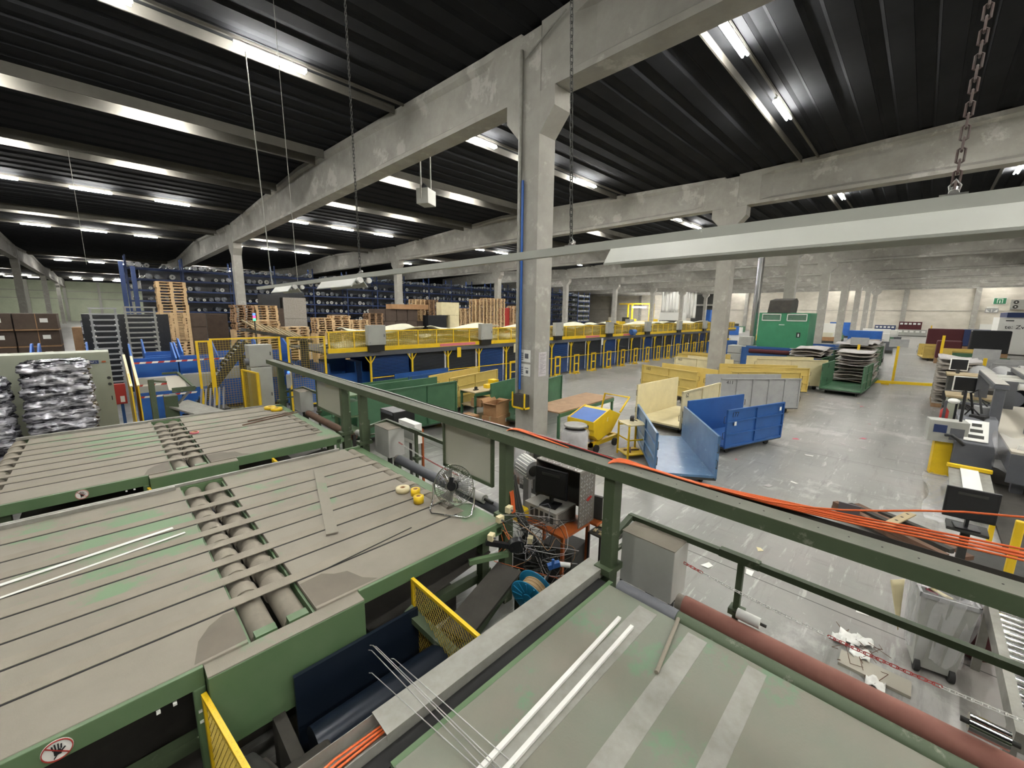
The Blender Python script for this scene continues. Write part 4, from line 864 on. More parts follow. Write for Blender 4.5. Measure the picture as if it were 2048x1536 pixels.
for x in (-0.13, 0.13):
    for y in (-0.16, 0.16): MB().box(x - 0.012, y - 0.012, 0, x + 0.012, y + 0.012, 0.8).out('leg', M['black'], r)
MB().box(-0.14, -0.17, 0.79, 0.14, 0.17, 0.81).out('rack_top', M['dirt'], r)
a = MB(); rn = random.Random(3)
for q in range(26): a.cbox((rn.uniform(-.11, .11), rn.uniform(-.14, .14), 0.82 + rn.random() * 0.02), (0.04, 0.03, 0.012), rz=rn.random() * 3, rx=rn.random())
o = a.out('scrap_pile', M['ply'], kind='stuff'); o.location = (4.0, 2.36, 0); tag(o, 'pale scraps lying on the black frame rack', 'scraps')
r = thing('folder', (4.12, 2.62, 0.86), 0.2, 'dark folder standing behind the checker plate hood', 'folder'); MB().box(-0.02, -0.11, 0, 0.02, 0.11, 0.3).out('cover', M['dark'], r); MB().box(-0.018, -0.112, 0.02, 0.018, -0.108, 0.29).out('pages', M['label'], r)
simple('orange_shelf', 4.0, 2.5, 0.82, 4.25, 2.78, 0.855, M['orange'], 'small orange shelf holding the dark folder', 'shelf')
# ribbed drum behind the post
r = thing('slotted_drum', (3.95, 3.62, 0), 0, 'grey slotted round drum behind the green post', 'drum')
a = MB(); a.cyl((0, 0.12, 1.32), (-0.06, -0.16, 1.30), 0.13, 28); a.out('drum_body', M['greyc'], r)
for q in range(18):
    t = 2 * PI * q / 18; a = MB(); a.bar((0.135 * math.cos(t), 0.1, 1.32 + 0.135 * math.sin(t)), (-0.05 + 0.135 * math.cos(t), -0.14, 1.30 + 0.135 * math.sin(t)), 0.02, 0.012); a.out('slot', M['label'], r)
a = MB(); a.cyl((-0.058, -0.155, 1.30), (-0.065, -0.18, 1.30), 0.075, 20); a.out('hub', M['dark'], r); a = MB(); a.box(-0.03, -0.05, 0, 0.03, 0.05, 1.2); a.out('stand', M['greyc'], r)
# switch gear and cable tangle at the end of the nearest table
for i, (x, y, z, lab) in enumerate(((2.86, 3.02, 1.12, 'on the table corner'), (2.98, 3.0, 1.2, 'beside the green post'), (2.66, 2.94, 1.02, 'on the black arm'), (3.12, 2.8, 0.86, 'among the tangled cables'))):
    r = thing('junction_box', (x, y, z), 0.2 * i, 'cream plastic junction box ' + lab, 'junction box'); MB().box(-0.04, -0.03, 0, 0.04, 0.03, 0.07).out('box', M['cream'], r, bevel=0.004); a = MB(); a.cyl((0, -0.03, 0.03), (0, -0.05, 0.03), 0.012, 8); a.out('gland', M['machine'], r)
r = thing('reel_switch', (2.72, 2.9, 0.95), 0, 'black tape reel arm below the table corner', 'switch'); MB().bar((-0.12, 0.06, 0.06), (0.12, -0.1, -0.02), 0.05, 0.05).out('arm', M['black'], r); a = MB(); a.cyl((0.14, -0.14, -0.02), (0.17, -0.09, 0.0), 0.09, 20); a.out('disc', M['black'], r); MB().bar((-0.3, 0.12, -0.12), (0.1, -0.05, -0.12), 0.05, 0.05).out('bracket', M['green'], r)
rn = random.Random(11)
for i in range(16):
    x, y = 3.1 + rn.uniform(-.15, .25), 2.75 + rn.uniform(-.25, .25); pts = [(2.95 + rn.uniform(-.1, .15), 3.0 + rn.uniform(-.1, .1), 1.15)]
    for q in range(6): pts.append((x + rn.uniform(-.22, .3), y + rn.uniform(-.2, .25), 1.0 - q * 0.08 + rn.uniform(-.1, .12)))
    pts.append((3.4 + rn.uniform(-.2, .2), 2.7 + rn.uniform(-.2, .2), 0.45))
    cable(pts, 'thin tangled cable hanging between table corner and orange table', m=['carpetw', 'dark', 'machine', 'dark', 'rubber', 'card'][i % 6] if i != 3 else 'cable', rad=0.0035, g='tangled cables at the table corner', n=4)
for i in range(3):
    cable([(3.2 + 0.03 * i, 3.2, 1.5), (3.2 + .04 * i, 3.05, 1.0), (3.3, 2.9 - .06 * i, 0.7), (3.45, 2.8, 0.3 + .1 * i)], 'thick dark hose looping down beside the green post', m='dark', rad=0.022, g='thick hoses by the post')
simple('yellow_cover', 3.32, 3.15, 0.85, 3.5, 3.33, 1.02, M['yellow'], 'yellow machine cover among cables left of the orange table', 'cover', bevel=0.04)
r = thing('yellow_motor', (3.36, 3.2, 0), 0, 'white and dark gear housing under the yellow cover', 'gear housing'); a = MB(); a.cyl((0, 0.08, 0.72), (0, -0.1, 0.68), 0.13, 20); a.out('housing', M['white'], r); a = MB(); a.cyl((0, -0.1, 0.68), (0, -0.14, 0.67), 0.09, 20); a.out('cap', M['black'], r); MB().box(-.05, -.05, 0, .05, .05, .62).out('stand', M['dark'], r)
# cable reel
r = thing('cable_reel', (2.72, 2.40, 0.0), 0, 'cyan cable reel wound with tan hose, beside the galvanised duct', 'cable reel')
R_ = Matrix.Translation((0, 0, 0.66)) @ Matrix.Rotation(math.radians(10), 4, 'Z') @ Matrix.Rotation(math.radians(78), 4, 'Y')
def rot(mb): mb.v = [tuple(R_ @ Vector(v)) for v in mb.v]; return mb
for z in (-0.075, 0.075):
    a = MB(); a.lathe([(0.05, z - 0.004), (0.19, z - 0.004), (0.2, z), (0.19, z + 0.004), (0.05, z + 0.004)], 32); rot(a).out('flange', M['cyan'], r)
    a = MB()
    for q in range(12): t = 2 * PI * q / 12; a.bar((0.07 * math.cos(t), 0.07 * math.sin(t), z * 1.12), (0.18 * math.cos(t), 0.18 * math.sin(t), z * 1.12), 0.012, 0.008)
    rot(a).out('flange_rib', M['cyan'], r)
for q in range(8):
    a = MB(); n = 24; a.tube([((0.12 + 0.006 * (q % 2)) * math.cos(2 * PI * i / n), (0.12 + 0.006 * (q % 2)) * math.sin(2 * PI * i / n), -0.062 + q * 0.018) for i in range(n + 1)], 0.010, 6, cap=False); rot(a).out('hose_winding', M['rope'], r)
a = MB(); a.cyl((0, 0, -0.09), (0, 0, 0.09), 0.05, 16); rot(a).out('core', M['cyan'], r); MB().box(-0.12, -0.12, 0, 0.12, 0.12, 0.45).out('stand', M['dark'], r)
r = thing('blue_valve', (2.98, 2.33, 0.86), 0, 'blue valve with white sleeve above the cable reel', 'valve'); a = MB(); a.bar((-0.06, 0.04, 0.0), (0.04, -0.03, 0.03), 0.05, 0.05); a.cyl((-0.03, 0, 0), (-0.03, 0, 0.09), 0.015, 8); a.out('valve_body', M['blue'], r); a = MB(); a.cyl((0.04, -0.03, 0.02), (0.12, -0.10, 0.0), 0.025, 12); a.out('sleeve', M['white'], r); a = MB(); a.cyl((-0.02, 0.02, 0), (-0.15, 0.05, -0.25), 0.012, 6); a.out('pipe', M['dark'], r)
# ================= machinery between the tables =================
def mesh_guard(p0, p1, z0, z1, label):
    r = thing('mesh_guard', p0 + (0,), math.atan2(p1[1] - p0[1], p1[0] - p0[0]), label, 'mesh guard'); L = math.hypot(p1[0] - p0[0], p1[1] - p0[1])
    a = MB(); a.box(0, -0.015, z1 - 0.03, L, 0.015, z1); a.out('top_bar', M['yellow'], r); a = MB(); a.box(0, -0.015, z0, 0.03, 0.015, z1 - 0.03); a.out('side_bar', M['yellow'], r); a = MB(); a.box(L - 0.03, -0.015, z0, L, 0.015, z1 - 0.03); a.out('side_bar', M['yellow'], r); a = MB(); a.box(0.03, -0.015, z0, L - 0.03, 0.015, z0 + 0.03); a.out('bottom_bar', M['yellow'], r)
    m = MB(); k = 0.045; nx = int(L / k) + int((z1 - z0) / k * 1.6)
    h_ = (z1 - z0)
    for i in range(-int(h_ / 1.4 / k), int(L / k)):
        for s in (1, -1):
            x0 = i * k; x1 = x0 + h_ / 1.4; za, zb = (z0, z1) if s > 0 else (z1, z0)
            t0 = max(0, (0 - x0) / (x1 - x0)); t1 = min(1, (L - x0) / (x1 - x0))
            if t1 <= t0: continue
            m.bar((x0 + (x1 - x0) * t0, 0, za + (zb - za) * t0), (x0 + (x1 - x0) * t1, 0, za + (zb - za) * t1), 0.003, 0.005, up=(0, 1, 0))
    m.out('expanded_mesh', M['yellowd'], r); MB().box(0, -0.02, 0, 0.03, 0.02, z0).out('foot', M['yellow'], r)
    return r
mesh_guard((1.74, 3.0), (1.74, 1.98), 0.22, 1.0, 'yellow mesh guard standing between belt table and galvanised duct')
mesh_guard((0.19, 2.98), (0.30, 2.1), 0.15, 0.95, 'yellow mesh guard at the bottom edge, seen edge on')
mesh_guard((1.74, 7.33), (1.74, 6.75), 0.25, 0.98, 'yellow mesh guard between the two belt tables, right')
mesh_guard((0.19, 7.3), (0.25, 6.8), 0.25, 0.95, 'yellow mesh guard between the two belt tables, left')
def underworks(dy, lab):
    r = thing('drive_drum', (1.3, 2.55 + dy, 0), 0, 'shiny dark blue drive drum low ' + lab, 'drum')
    a = MB(); a.cyl((-0.6, 0.02, 0.42), (0.45, 0.02, 0.42), 0.15, 28); a.out('drum_shell', M['navyd'], r)
    a = MB(); a.cyl((0.45, 0.02, 0.42), (0.62, 0.02, 0.42), 0.08, 14); a.out('axle', M['dirt'], r)
    a = MB(); a.box(-0.62, 0.3, 0.1, 0.4, 0.33, 0.8); a.out('belt_plate', M['navyd'], r)
    for x in (-0.72, 0.5): MB().box(x - 0.04, -0.25, 0, x + 0.04, 0.4, 0.52).out('side_plate', M['dirt'], r)
    r = thing('under_frame', (1.9, 2.7 + dy, 0), 0, 'dusty green machine frame under the table edge ' + lab, 'machine frame')
    for (p, q, w_, h_) in (((-0.25, 0.25, 0.75), (-0.05, -0.3, 0.45), 0.1, 0.05), ((0.0, -0.1, 0.55), (0.9, 0.1, 0.7), 0.3, 0.03), ((0.0, -0.25, 0.5), (0.95, 0.0, 0.66), 0.02, 0.1), ((0.0, -0.25, 0), (0.0, -0.25, 0.5), 0.06, 0.06), ((0.95, 0.0, 0), (0.95, 0.0, 0.66), 0.07, 0.07)):
        MB().bar(p, q, w_, h_).out('frame_bar', M['greenr'] if h_ > 0.04 else M['dirt'], r)
    r = thing('gear_housing', (0.62, 2.2 + dy, 0), 0, 'dusty square gear housing ' + lab, 'gear housing')
    MB().cbox((0, 0, 0.62), (0.13, 0.1, 0.16), rz=0.5, rx=0.3).out('cover_plate', M['greydirty'], r); MB().box(-0.15, -0.05, 0, 0.15, 0.3, 0.55).out('body', M['dirt'], r, bevel=0.03)
    for q, (x, y) in enumerate(((0.0, 2.35), (0.35, 2.55), (-0.3, 2.5))):
        r = thing('machine_block', (x, y + dy, 0), 0.3 * q, 'dark dirty machine block %s ' % ['near the guard', 'beside the gear housing', 'at the left'][q] + lab, 'machine block'); MB().box(-0.13, -0.12, 0, 0.13, 0.12, 0.35 + 0.15 * q).out('block', M['dirt'], r, bevel=0.02)
        a = MB(); a.cyl((0, -0.1, 0.42 + .15 * q), (0, 0.1, 0.42 + .15 * q), 0.07, 16); a.out('pulley', M['dark'], r)
underworks(0, 'below the nearest belt table'); underworks(4.34, 'below the second belt table')
simple('dark_floor_plate', -1.25, 2.0, 0.0, 2.4, 3.0, 0.05, M['dirt'], 'added dark plate on the dirty floor between belt table and duct', 'base plate', bevel=0)  # added plate, darkens the dirty floor between table and duct
simple('dark_floor_plate', -1.25, 6.66, 0.0, 2.9, 7.34, 0.05, M['dirt'], 'added dark plate on the dirty floor between the two belt tables', 'base plate', bevel=0)  # added plate, darkens the dirty floor between the tables
simple('dark_fill_block', -1.2, 3.35, 0.0, 2.5, 6.1, 0.32, M['dirt'], 'added dark block filling the dark space under the nearest belt table', 'dark block')  # added block, its dark colour stands in for the darkness under the table
simple('dark_fill_block', -1.2, 7.7, 0.0, 2.5, 10.4, 0.32, M['dirt'], 'added dark block filling the dark space under the second belt table', 'dark block')  # added like the block before, for the darkness under this table
# steel rods leaning over the duct
r = None
for i, (p, q) in enumerate((((1.12, 1.22, 1.115), (0.98, 2.22, 1.26)), ((1.16, 1.22, 1.115), (1.0, 2.24, 1.27)), ((1.10, 1.25, 1.115), (0.93, 2.12, 1.2)), ((1.24, 1.18, 1.115), (1.08, 2.12, 1.2)), ((1.18, 1.2, 1.112), (1.02, 2.24, 1.25)))):
    a = MB(); a.tube([p, tuple(Vector(p).lerp(Vector(q), .95)), q, tuple(Vector(q) + Vector((-.02, .0, .015)))], 0.003, 5)
    tag(a.out('wire_rod', M['steel']), 'thin hooked steel rod across duct and green table, %s of five' % ORD[i], 'rod', 'thin steel rods over the duct')
# ================= behind the rail: stations' small gear =================
r = thing('computer_case', (4.25, 7.7, 0), 0, 'black computer case behind the rail on a green shelf', 'computer'); MB().box(-0.25, -0.28, 1.0, 0.25, 0.28, 1.35).out('case', M['black'], r, bevel=0.01); MB().box(-0.28, -0.3, 0.96, 0.28, 0.3, 1.0).out('tray', M['greenr'], r); MB().box(-0.03, -0.03, 0, 0.03, 0.03, 0.96).out('foot', M['greenr'], r)
a = MB(); a.box(-0.255, -0.24, 1.28, -0.25, 0.24, 1.33); a.out('drive_slot', M['machine'], r)
r = thing('white_cabinet', (4.1, 6.95, 0), 0, 'white open cabinet behind the grey control cabinet', 'cabinet'); MB().box(-0.08, -0.3, 0.85, 0.08, 0.3, 1.25).out('body', M['label'], r); MB().box(-0.085, -0.24, 0.92, -0.08, 0.2, 1.18).out('door', M['greybox'], r); MB().box(-.02, -.02, 0, .02, .02, .85).out('stand', M['dark'], r)
r = thing('orange_stand', (4.25, 6.75, 0), 0, 'orange steel stand right of the white cabinet', 'stand'); MB().box(-0.02, -0.02, 0, 0.02, 0.02, 1.15).out('post', M['orange'], r); MB().box(-0.2, -0.02, 1.11, 0.02, 0.02, 1.15).out('arm', M['orange'], r)
r = thing('green_rack', (3.95, 9.45, 0), 0, 'small green steel rack with boxes behind the rail', 'rack')
for z in (0.55, 0.95, 1.45): MB().box(-0.2, -0.4, z, 0.2, 0.4, z + 0.03).out('shelf', M['green'], r)
for y in (-0.38, 0.38): MB().box(-0.2, y - 0.03, 0, -0.14, y + 0.03, 1.65).out('upright', M['green'], r)
MB().box(-0.15, -0.3, 0.98, 0.15, 0.1, 1.3).out('green_box', M['cartgreen'], r)
r = thing('touch_screen', (3.12, 10.95, 0), math.radians(-20), 'grey touch panel with dark screen beside the far post of the rail', 'touch screen'); MB().box(-0.04, -0.28, 1.52, 0.04, 0.28, 1.85).out('panel', M['greybox'], r, bevel=0.01); MB().box(-0.045, -0.2, 1.58, -0.04, 0.2, 1.8).out('screen', M['black'], r); MB().box(-.02, -.02, 0.0, .02, .02, 1.52).out('post', M['greenr'], r); a = MB(); a.sphere((0.0, -0.02, 1.88), 0.03, 10); a.out('blue_lamp', M['ledb'], r)
r = thing('stirring_basin', (6.3, 8.3, 0), 0, 'grey basin covered with crumpled film in front of the work bench', 'basin'); a = MB(); a.lathe([(0, 0.0), (0.3, 0.0), (0.42, 0.55), (0.45, 0.62), (0.36, 0.66), (0, 0.64)], 20); a.out('basin_body', M['greydirty'], r); a = MB(); a.lathe([(0.25, 0.72), (0.18, 0.76), (0.05, 0.74)], 14); a.out('lump', M['dirt'], r)
# ================= yellow sorter line =================
def local(mb, ox, oy, oz=0): mb.v = [(x - ox, y - oy, z - oz) for x, y, z in mb.v]; return mb
S = thing('sorting_line', (5.2, 13.9, 0), 0, 'long raised sorting conveyor with yellow edge beam, fence and posts across the hall', 'conveyor')
def sl(mb, name, m, parent=None, **k): return local(mb, 5.2, 13.9).out(name, m, parent or S, **k)
X0, X1 = 5.2, 47.0
sl(MB().box(X0, 13.82, 1.98, X1, 13.9, 2.13), 'edge_beam', M['yellow'])
sl(MB().box(X0, 13.86, 1.80, X1, 14.0, 1.96), 'side_beam', M['machine'])
sl(MB().box(X0, 14.0, 1.92, X1, 18.2, 1.98), 'deck', M['dirt'])
for x0, x1 in ((13.4, 16.0), (27.6, 29.6), (33.5, 35)): sl(MB().box(x0 * 0.72, 13.812, 2.0, x1 * 0.72, 13.82, 2.11), 'pink_mark', M['pink'])
PO = [6.7 + 1.705 * i for i in range(23)]
pm = MB().box(-0.03, 0.0, 0, 0.03, 0.06, 1.8).mesh('post', M['yellow'])
bm_ = MB(); bm_.bar((0, 0.03, 1.5), (-0.2, 0.03, 1.79), 0.03, 0.03); bm_.bar((0, 0.03, 1.5), (0.2, 0.03, 1.79), 0.03, 0.03); brm = bm_.mesh('bracket', M['yellow'])
g_ = MB()
for x in (0.1, 0.5): g_.box(x - 0.025, -0.2, 0.06, x + 0.025, -0.14, 1.1)
for z in (0.08, 0.55, 1.05): g_.box(0.1, -0.2, z, 0.5, -0.14, z + 0.05)
g_.box(0.1, -0.3, 0, 0.16, 0.0, 0.05); g_.box(0.44, -0.3, 0, 0.5, 0.0, 0.05)
gm = g_.mesh('gate_frame', M['yellow'])
d_ = MB()
for q in range(14): d_.box(0.08, 0.16, 1.02 + q * 0.055, 1.64, 0.19, 1.035 + q * 0.055)
slm = [d_.mesh('slatted_curtain', M['slat']), d_.mesh('slatted_curtain', M['bluebin'])]
backm = MB().box(0.06, 0.22, 0.1, 1.66, 0.24, 1.8).mesh('back_panel', M['blkfilm']); backb = MB().box(0.06, 0.22, 0.1, 1.66, 0.24, 1.8).mesh('back_panel', M['bluetruck'])
railm = MB().box(0.03, 0.0, 0.97, 1.68, 0.03, 1.0).mesh('rail', M['yellow'])
n_ = MB(); n_.net((0.03, 0.02, 0.1), (1.65, 0, 0), (0, 0, 0.88), 20, 11, 0.006); netm = n_.mesh('wire_mesh', M['meshblue'])
bbm = MB().box(0.15, 0.4, 0.05, 1.5, 1.3, 0.85).mesh('tote_wall', M['bluebin'])
for i, x in enumerate(PO):
    def ad(name, me, dx=0):
        o = bpy.data.objects.new(name, me); COL.objects.link(o); o.parent = S; o.location = (x - 5.2 + dx, 0, 0); return o
    p = ad('post', pm)
    o = bpy.data.objects.new('bracket', brm); COL.objects.link(o); o.parent = p
    ad('slatted_curtain', slm[(i * 5 % 3 == 0) * 1]); ad('back_panel', backb if i * 5 % 3 == 0 else backm); ad('rail', railm); ad('wire_mesh', netm)
    if i >= 4: ad('gate_frame', gm)
# top fence with fine mesh
fp = MB()
for i in range(49): x = 5.3 + 0.86 * i; fp.box(x - 0.018, 13.98, 1.98, x + 0.018, 14.01, 2.68)
f0 = sl(MB().box(5.25, 13.98, 2.66, X1, 14.01, 2.70), 'fence_rail', M['yellow']); f1 = sl(fp, 'fence_stiles', M['yellow'], None)
sl(MB().box(5.25, 13.992, 2.0, X1, 13.998, 2.66), 'mesh_sheet', M['mesh'])
sl(MB().net((5.25, 13.99, 2.0), (X1 - 5.25, 0, 0), (0, 0, 0.66), 520, 9, 0.006), 'wire_mesh', M['yellowd'])
for i, x in enumerate((6.85, 12.05, 17.2, 22.3, 27.3, 32.6, 38.0, 43.0)):
    r = thing('switch_cabinet', (x, 13.75, 1.98), 0, 'pale grey switch cabinet, %s from the left on the sorting line' % ORD[i], 'switch cabinet', 'switch cabinets on the sorting line')
    MB().box(-0.34, -0.1, 0.22, 0.34, 0.1, 0.92).out('cabinet_body', M['greybox'], r, bevel=0.008); MB().box(-0.31, -0.105, 0.25, 0.31, -0.1, 0.89).out('door', M['greybox'], r)
    MB().box(-0.3, -0.06, 0, 0.3, 0.1, 0.22).out('cable_space', M['black'], r)
    a = MB(); a.box(0.26, -0.115, 0.5, 0.28, -0.105, 0.6); a.box(-0.28, -0.115, 0.3, -0.26, -0.105, 0.32); a.out('latch', M['dark'], r)
for i in range(9):
    x = 7.6 + i * 4.3; rr = random.Random(i)
    for q in range(3):
        a = MB(); ph = rr.random() * 6; L = 1.2 + rr.random() * 0.7; a.grid(lambda u, v: ((u - 0.5) * 2 * L, (v - 0.5) * 1.8, 0.12 * math.sin(ph + u * 5) + 0.08 * math.sin(v * 6 + ph)), 14, 6)
        o = a.out('carpet_cutting', M['limey'] if q != 1 else M['card'], solid=0.03); o.location = (x + 0.3 * q, 15.6 + 0.15 * q, 2.2 + q * 0.22)
        tag(o, '%s wavy cutting on the sorting line, %s layer in the %s heap from left' % ('pale' if q != 1 else 'brown', ['bottom', 'middle', 'top'][q], ORD[i]), 'carpet cutting', 'cuttings on the sorting line')
for i, (x, m) in enumerate(((14.0, 'cream'), (10.6, 'yellow'), (21.6, 'label'))):
    a = MB(); a.box(-0.1, -0.012, 0, 0.1, 0, 0.42); o = a.out('bay_sign', M[m]); o.location = (x, 13.80, 1.5); tag(o, '%s paper sign hanging on the yellow beam of the sorting line' % ['cream', 'yellow', 'white'][i], 'sign')
r = thing('blue_motor', (25.2, 13.72, 2.0), 0, 'blue electric motor on the sorting line beam', 'motor'); a = MB(); a.cyl((-0.3, 0, 0.22), (0.25, 0, 0.22), 0.17, 18); a.out('motor_body', M['blue'], r); MB().box(-0.15, -0.12, 0, 0.15, 0.12, 0.1).out('foot', M['blue'], r)
# blue totes under the first open part
for i, x in enumerate((4.9, 6.1, 7.3, 8.7)):
    r = thing('blue_container', (x, 15.4, 0), 0, 'blue sheet container under the sorting line, %s from the left' % ORD[i], 'container', 'blue containers under the sorting line')
    MB().box(-0.5, -0.5, 0.12, 0.5, -0.46, 1.1).out('front_panel', M['bluebin'], r); MB().box(-0.5, -0.46, 0.12, -0.46, 0.5, 1.5).out('side_panel', M['bluebin'], r); MB().box(0.46, -0.46, 0.12, 0.5, 0.5, 1.5).out('side_panel', M['bluebin'], r); MB().box(-0.5, 0.46, 0.12, 0.5, 0.5, 1.6).out('rear_panel', M['bluebin'], r); MB().box(-0.46, -0.46, 0.0, 0.46, 0.46, 0.14).out('base', M['dark'], r)
# ================= left: fenced machine =================
def fence(p0, p1, z0, z1, n, label, m='yellow', pitch=0.07, name='mesh_fence'):
    L = math.hypot(p1[0] - p0[0], p1[1] - p0[1]); r = thing(name, (*p0, 0), math.atan2(p1[1] - p0[1], p1[0] - p0[0]), label, 'mesh fence')
    for i in range(n + 1): x = L * i / n; MB().box(x - 0.03, -0.03, 0, x + 0.03, 0.03, z1).out('fence_post', M[m], r)
    MB().box(0, -0.02, z1 - 0.04, L, 0.02, z1).out('top_rail', M[m], r); MB().box(0, -0.02, z0, L, 0.02, z0 + 0.04).out('bottom_rail', M[m], r)
    MB().net((0, 0, z0), (L, 0, 0), (0, 0, z1 - z0), int(L / pitch), int((z1 - z0) / pitch), 0.006).out('wire_mesh', M['yellowd'], r)
    return r
fence((1.82, 14.5), (2.1, 14.5), 0.3, 2.5, 1, 'narrow yellow mesh gate panel at the left of the fenced machine', pitch=0.06)
fence((2.15, 14.5), (3.95, 14.55), 0.3, 2.55, 1, 'yellow mesh fence around the grey slatted lift')
fence((4.1, 14.2), (5.15, 14.0), 0.3, 2.55, 1, 'yellow mesh fence panel left of the sorting line end')
fence((2.75, 12.3), (2.62, 13.3), 0.3, 1.75, 1, 'low yellow mesh guard beside the grey cabinet', pitch=0.04)
MB_ = simple('tan_board', 2.78, 12.28, 0.1, 2.81, 13.2, 1.70, M['ply'], 'tan board fixed beside the low yellow guard', 'board')
# inclined roller lift
r = thing('inclined_lift', (1.9, 15.6, 0), 0, 'dark slatted inclined lift behind the yellow mesh fence', 'conveyor')
for dy in (-0.35, 0.35): MB().bar((-0.1, dy, 0.5), (1.3, dy, 2.35), 0.05, 0.22).out('side_plate', M['dark'], r)
for q in range(18): t = q / 17; a = MB(); a.cyl((-0.1 + 1.4 * t, -0.33, 0.58 + 1.85 * t), (-0.1 + 1.4 * t, 0.33, 0.58 + 1.85 * t), 0.03, 8); a.out('slat_roller', M['steel'], r)
for x in (0.0, 1.2): MB().box(x - 0.04, -0.3, 0, x + 0.04, 0.3, 0.5 + 1.2 * x).out('leg', M['dark'], r)
r = thing('discharge_conveyor', (3.2, 15.5, 0), 0, 'upper dark discharge conveyor above the grey cabinets', 'conveyor')
MB().bar((0, 0, 2.75), (2.0, 0, 2.3), 0.7, 0.10).out('belt_frame', M['dirt'], r)
for q in range(9): t = q / 8; a = MB(); a.bar((0.3 + 1.5 * t, -0.35, 2.78 - 0.42 * t), (0.05 + 1.5 * t, 0.35, 3.05 - 0.42 * t), 0.04, 0.04); a.out('finger', M['ply'], r)
for x in (0.1, 1.8): MB().box(x - 0.05, -0.3, 0, x + 0.05, 0.3, 2.3).out('leg', M['dark'], r)
r = thing('signal_tower', (3.4, 14.9, 0), 0, 'signal light tower with blue, magenta and green lamps over the fence', 'signal light')
a = MB(); a.cyl((0, 0, 0), (0, 0, 3.05), 0.02, 8); a.out('pole', M['dark'], r)
for z, m in ((3.05, 'ledg'), (3.13, 'ledr'), (3.21, 'ledb')): a = MB(); a.cyl((0, 0, z), (0, 0, z + 0.07), 0.04, 12); a.out('signal_lens', M[m], r)
def cabinet(name, x0, y0, z0, x1, y1, z1, m, label, nd=1):
    cx_, cy_ = (x0 + x1) / 2, (y0 + y1) / 2; r = thing(name, (cx_, cy_, 0), 0, label, 'cabinet')
    MB().box(x0 - cx_, y0 - cy_, z0, x1 - cx_, y1 - cy_, z1).out('body', M[m], r, bevel=0.01)
    for q in range(nd):
        a0 = x0 - cx_ + (x1 - x0) * q / nd + 0.02; a1 = x0 - cx_ + (x1 - x0) * (q + 1) / nd - 0.02
        d = MB().box(a0, y0 - cy_ - 0.01, z0 + 0.05, a1, y0 - cy_, z1 - 0.04).out('door', M[m], r); MB().box(a1 - 0.05, y0 - cy_ - 0.025, (z0 + z1) / 2, a1 - 0.03, y0 - cy_ - 0.01, (z0 + z1) / 2 + 0.1).out('handle', M['dark'], d)
    if z0 > 0.3: MB().box(-0.06, -0.06, 0, 0.06, 0.06, z0).out('stand', M['dark'], r)
    return r
c1 = cabinet('motor_cabinet', 2.82, 13.35, 1.78, 3.42, 13.75, 2.4, 'greybox', 'pale grey cabinet with round opening above the taller cabinet')
a = MB(); a.cyl((-0.40, -0.1, 1.93), (-0.28, -0.1, 1.93), 0.1, 16); a.out('round_opening', M['machine'], c1)
cabinet('tall_cabinet', 2.83, 13.3, 0.05, 3.36, 13.8, 1.76, 'greybox', 'tall pale grey cabinet beside the far post of the green rail')
# sage control cabinet row at left
r = cabinet('sage_cabinet_row', -2.6, 13.6, 0.05, 0.02, 14.3, 2.37, 'greypanel', 'sage grey row of control cabinets behind the wrapped stacks', 3)
MB().box(0.86, -0.375, 2.10, 1.12, -0.36, 2.18).out('blue_plate', M['bluetruck'], r); text('plate_text', 'nge 367 1', 0.05, (0.99, -0.378, 2.14), (PI / 2, 0, 0), M['label'], r); MB().box(1.17, -0.37, 2.12, 1.24, -0.36, 2.16).out('orange_plate', M['orange'], r)
for z in (1.75, 1.6): a = MB(); a.cyl((1.25, -0.36, z), (1.25, -0.385, z), 0.035, 12); a.out('gauge', M['dark'], r)
def wrapped(loc, W, D, H, n, label, seed):
    r = thing('wrapped_stack', loc, 0, label, 'wrapped stack'); rr = random.Random(seed)
    for i in range(n):
        z0 = 0.14 + (H - 0.14) * i / n; h_ = (H - 0.14) / n * 1.12; w_ = W / 2 * (0.93 + 0.1 * rr.random()); d_ = D / 2 * (0.93 + 0.1 * rr.random()); ph = rr.random() * 9
        a = MB()
        def fn(u, v):
            t = 2 * PI * u; c_, s_ = math.cos(t), math.sin(t); k = max(abs(c_), abs(s_)) ** 0.8
            b = 1 - abs(2 * v - 1) ** 3 * 0.18
            wob = 0.018 * math.sin(9 * t + ph + 5 * v) + 0.012 * math.sin(23 * t + ph * 2 - 9 * v)
            e = 0.0 if v > 0.01 else 0.0
            return (w_ * b * c_ / k + wob * c_ * 2, d_ * b * s_ / k + wob * s_ * 2, z0 + h_ * v + 0.015 * math.sin(5 * t + ph) + 0.01 * math.sin(17 * t + ph))
        a.grid(fn, 64, 8)
        a.grid(lambda u, v: (w_ * .82 * v * math.cos(2 * PI * u) / max(abs(math.cos(2 * PI * u)), abs(math.sin(2 * PI * u))) ** .8, d_ * .82 * v * math.sin(2 * PI * u) / max(abs(math.cos(2 * PI * u)), abs(math.sin(2 * PI * u))) ** .8, z0 + h_ + 0.02 * math.sin(7 * v + 9 * u)), 40, 5)
        a.out('wrapped_bundle', M['wrap'], r)
    MB().box(-W / 2, -D / 2, 0, W / 2, D / 2, 0.14).out('pallet_base', M['wood'], r)
wrapped((-0.80, 12.55, 0), 1.0, 0.9, 2.28, 9, 'tall stack of bundles in shiny stretch film behind the second table', 3)
wrapped((-1.92, 12.35, 0), 1.0, 0.9, 2.02, 8, 'stack of bundles in shiny stretch film cut by the left edge', 8)
